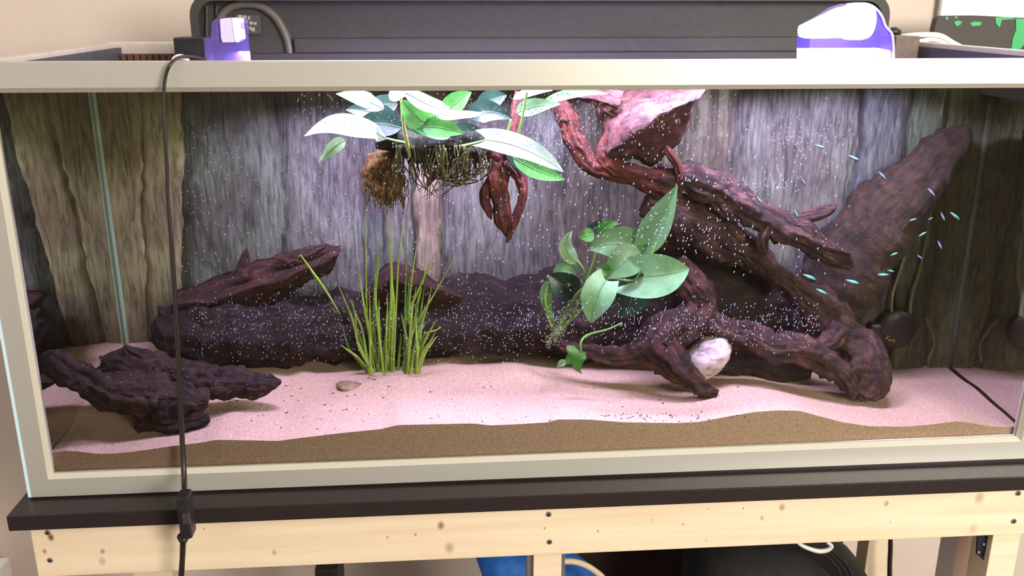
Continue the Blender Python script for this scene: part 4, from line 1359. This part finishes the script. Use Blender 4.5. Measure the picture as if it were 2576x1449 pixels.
def pine(name, knots=()):
    m = noisy(name, [(0.32, srgb(224, 200, 166)), (0.5, srgb(232, 211, 180)), (0.68, srgb(238, 219, 190))], (2.2, 40, 40), 0.6, 0.08, 0.001, detail=5)
    nt = m.node_tree
    b = nt.nodes['Principled BSDF']
    rp = [n for n in nt.nodes if n.type == 'VALTORGB'][0]
    geo = nd(m, 'ShaderNodeNewGeometry')
    prev = rp.outputs[0]
    for (x, y, r, s) in knots:
        p = at(x, y, SY)
        k = pxm(p)
        sub = nd(m, 'ShaderNodeVectorMath', operation='SUBTRACT')
        sub.inputs[1].default_value = p
        lk(m, geo.outputs['Position'], sub.inputs[0])
        mul = nd(m, 'ShaderNodeVectorMath', operation='MULTIPLY')
        mul.inputs[1].default_value = (1.15, 0.35, 0.85)
        lk(m, sub.outputs[0], mul.inputs[0])
        ln = nd(m, 'ShaderNodeVectorMath', operation='LENGTH')
        lk(m, mul.outputs[0], ln.inputs[0])
        mr = nd(m, 'ShaderNodeMapRange')
        mr.inputs[1].default_value = r * k * 0.35
        mr.inputs[2].default_value = r * k * 1.35
        mr.inputs[3].default_value = s
        mr.inputs[4].default_value = 0
        lk(m, ln.outputs['Value'], mr.inputs[0])
        mx = nd(m, 'ShaderNodeMix', data_type='RGBA')
        mx.inputs[7].default_value = (*srgb(124, 74, 40), 1)
        lk(m, mr.outputs[0], mx.inputs[0])
        lk(m, prev, mx.inputs[6])
        prev = mx.outputs[2]
    lk(m, prev, b.inputs['Base Color'])
    return m


stand = thing('wooden_stand', 'pale pine stand with knotty front beam under the base board', 'stand', (0, .25, FLOOR))
M['pine'] = pine('pine_post')
lb = at(76, 1337, SY)
bb = at(1417, 1394, SY).z
beam = new_obj('front_beam', boxed((lb.x, SY, bb), (.86, 0.0, bt - .0005), .0015), pine('knotty_pine', KN), stand)
for (x, y) in ((1380, 1294), (1382, 1363), (2561, 1241), (2550, 1311), (126, 1409), (120, 1340)):
    bm = bmesh.new()
    c = at(x, y, SY)
    r = 8 * pxm(c)
    bmesh.ops.create_cone(bm, cap_ends=True, segments=16, radius1=r * 1.05, radius2=r * .8, depth=.0016, matrix=Matrix.Translation(c + Vector((0, -.0004, 0))) @ Matrix.Rotation(math.pi / 2, 4, 'X'))
    s_ = new_obj('screw', bm, M['steel'], beam, label=None)
    bm = bmesh.new()
    for a_ in (45, 135):
        R_ = Matrix.Translation(c + Vector((0, -.0013, 0))) @ Matrix.Rotation(math.radians(a_), 4, 'Y') @ Matrix.Diagonal((r * 1.1, .0005, r * .28, 1))
        bmesh.ops.create_cube(bm, size=1, matrix=R_)
    new_obj('screw_cross', bm, M['cable'], s_)
py0 = SY + .006


def post(x0, x1, yy, dpt, topz, name='post', mt=None):
    return new_obj(name, boxed((x0, yy, FLOOR), (x1, yy + dpt, topz), .0015), mt or M['pine'], stand)


post(at(1342, 1420, py0).x, at(1413, 1420, py0).x, py0, .05, bb - .0005)
for xa, xb in ((1326, 1341), (1414, 1421)):
    a_, b_ = at(xa, 1420, py0 + .006), at(xb, 1420, py0 + .006)
    new_obj('metal_channel', boxed((a_.x, py0 + .006, FLOOR), (b_.x, py0 + .03, bb - .002)), M['steel'], stand)
post(at(2489, 1400, py0).x, at(2566, 1360, py0).x, py0, .05, bb - .0005)
post(at(2404, 1400, .05).x, at(2489, 1400, .05).x, .05, .05, bt - .01, mt=noisy('shaded_pine', [(0.3, srgb(222, 206, 196)), (0.7, srgb(232, 218, 208))], (30, 30, 3), 0.7, 0.1))  # lilac of the shaded post put into the pine colour
post(lb.x + .005, lb.x + .075, .30, .05, bt)
post(.78, .84, .50, .05, bt)
new_obj('rear_beam', boxed((lb.x, .50, bt - .10), (.86, .545, bt - .0005), .0015), M['pine'], stand)
bm = bmesh.new()
yb_ = py0 + .012
prism(bm, [at(x, y, yb_) for x, y in [(2460, 1345), (2503, 1345), (2490, 1424), (2457, 1394)]], (0, .003, 0))
br = new_obj('bracket', bm, mat('black_bracket', (0.02, 0.025, 0.04), 0.35, 0.3), stand, label='black metal corner bracket')
for (x, y) in ((2475, 1370), (2462, 1390), (2477, 1403), (2488, 1385)):
    bm = bmesh.new()
    c = at(x, y, yb_ - .001)
    bmesh.ops.create_uvsphere(bm, u_segments=10, v_segments=6, radius=4 * pxm(c), matrix=Matrix.Translation(c) @ Matrix.Diagonal((1, .5, 1, 1)))
    new_obj('bracket_screw', bm, M['steel'], br, smooth=True)

# ------------------------------------------------------------------ things stored under the stand
M['blue'] = noisy('blue_sack_fabric', [(0.3, srgb(20, 74, 150)), (0.7, srgb(36, 104, 184))], (60, 60, 60), 0.6, 0.4, 0.003)
BY = 0.30


def sack(name, outline, Y, depth, mt, label, cat, seed=0.0, parent=None):
    """puffy bag: outline in pixels at its widest section, rounded front and back, standing on the floor"""
    bm = bmesh.new()
    P = [at(x, y, Y) for x, y in outline]
    c = sum(P, Vector()) / len(P)
    layers = []
    for t in (-1, -.92, -.7, -.35, 0, .35, .7, .92, 1):
        s = math.sqrt(max(1 - (abs(t) ** 2.6), 0)) * .35 + .65
        layers.append([bm.verts.new(c + (p - c) * s * (1 + .03 * noise.noise(p * 22 + Vector((0, t * 3, seed)))) + Vector((0, t * depth / 2, 0))) for p in P])
    n = len(P)
    for a_, b_ in zip(layers, layers[1:]):
        for i in range(n):
            bm.faces.new((a_[i], a_[(i + 1) % n], b_[(i + 1) % n], b_[i]))
    bm.faces.new(layers[0][::-1])
    bm.faces.new(layers[-1])
    for v in bm.verts:
        v.co.z = max(v.co.z, FLOOR)
    o = new_obj(name, bm, mt, smooth=True, loc=(c.x, Y, FLOOR) if parent is None else None, parent=parent)
    if parent is None: tag(o, label, cat)
    return o


def fl(x, Y):
    lo = 1449
    while at(x, lo, Y).z > FLOOR: lo += 10
    return lo


f_ = fl(1300, BY)
sack('blue_bag', [(1188, 1360), (1240, 1350), (1340, 1352), (1420, 1375), (1470, 1420), (1530, 1470), (1560, f_ - 60), (1540, f_ + 4), (1300, f_ + 4), (1240, f_ - 80), (1215, 1440)], BY, .16, M['blue'], 'bright blue bag on the floor behind the centre post', 'bag')
bgl = [(1722, 1460), (1730, 1400), (1760, 1362), (1850, 1345), (1960, 1340), (2060, 1350), (2110, 1372), (2150, 1398), (2168, 1430), (2180, 1490), (2185, fl(2100, .32) - 40), (2150, fl(2100, .32) + 4), (1760, fl(1900, .32) + 4), (1718, 1620)]
bag = thing('black_bag', 'bulging black bag with pale ring handle under the stand', 'bag', (at(1950, 1449, .32).x, .32, FLOOR))
M['bagcloth'] = noisy('black_bag_cloth', [(0.3, (0.010, 0.009, 0.009)), (0.7, (0.02, 0.018, 0.018))], (60, 60, 60), 0.75, 0.4, 0.003)
sack('bag_body', bgl, .32, .22, M['bagcloth'], None, None, 3.0, bag)
bm = bmesh.new()
tube(bm, [(2004, 1362, .20, 4), (2020, 1374, .20, 5), (2055, 1386, .20, 6), (2080, 1384, .20, 6), (2092, 1374, .20, 5), (2080, 1364, .20, 4)], 24, 8)
new_obj('ring_handle', bm, M['white_plastic'], bag, smooth=True)
for k in range(3):
    bm = bmesh.new()
    tube(bm, [(2060 + 16 * k, 1384, .212, 3), (2092 + 14 * k, 1412, .212, 4), (2110 + 14 * k, 1440, .21, 4), (2125 + 14 * k, 1490, .21, 3)], 14, 6)
    new_obj('seam', bm, M['bagcloth'], bag, smooth=True)
bm = bmesh.new()
tube(bm, [(1416, 1412, .16, 8), (1450, 1414, .17, 8), (1490, 1432, .18, 8), (1525, 1470, .19, 8), (1540, 1560, .2, 8), (1542, fl(1540, .2), .2, 8)], 40, 10)
tag(new_obj('coiled_hose', bm, mat('cream_hose', srgb(206, 188, 160), 0.5), smooth=True), 'cream hose arching down beside the centre post under the beam', 'hose')
for nm, pts, lab in (('hanging_cable', [(2241, 1300, .45, 6), (2240, 1380, .45, 6), (2238, 1449, .45, 6), (2240, 1700, .45, 6), (2242, fl(2240, .45), .45, 6)], 'straight black cable hanging right of the black bag'),
                     ('hanging_cable', [(2384, 1300, .45, 5), (2392, 1360, .45, 5), (2400, 1410, .45, 5), (2408, 1449, .45, 5), (2412, fl(2410, .45), .45, 5)], 'slanting black cable hanging left of the rear right post')):
    bm = bmesh.new()
    tube(bm, pts, 24, 8)
    tag(new_obj(nm, bm, M['cable'], smooth=True), lab, 'cable')
q = at(0, 1402, .8)
x1 = at(24, 1402, .8).x
tag(new_obj('pale_box', boxed((x1 - .25, .6, FLOOR), (x1, .8, q.z), .004), M['white_plastic'], loc=(x1 - .12, .7, FLOOR)), 'pale box on the floor left of the stand', 'box')
q = at(815, 1432, .4)
bm = bmesh.new()
box(bm, (at(790, 1432, .4).x, .4, FLOOR), (at(850, 1432, .4).x, .5, q.z), .006)
tag(new_obj('dark_crate', bm, M['black'], loc=(q.x, .45, FLOOR)), 'small black crate under the left half of the beam', 'crate')

q0, q1 = at(1455, 1385, .62), at(2124, 1355, .62)  # dark block added where only shade lies under the stand
tag(new_obj('shade_block', boxed((q0.x, .62, FLOOR), (q1.x, .80, at(1800, 1340, .62).z), .006), noisy('painted_shade_brown', [(0.3, srgb(58, 42, 36)), (0.7, srgb(70, 52, 44))], (30, 30, 30), 0.6, 0.15), loc=((q0.x + q1.x) / 2, .7, FLOOR)), 'dark brown case put in for the shade behind the black bag', 'case')
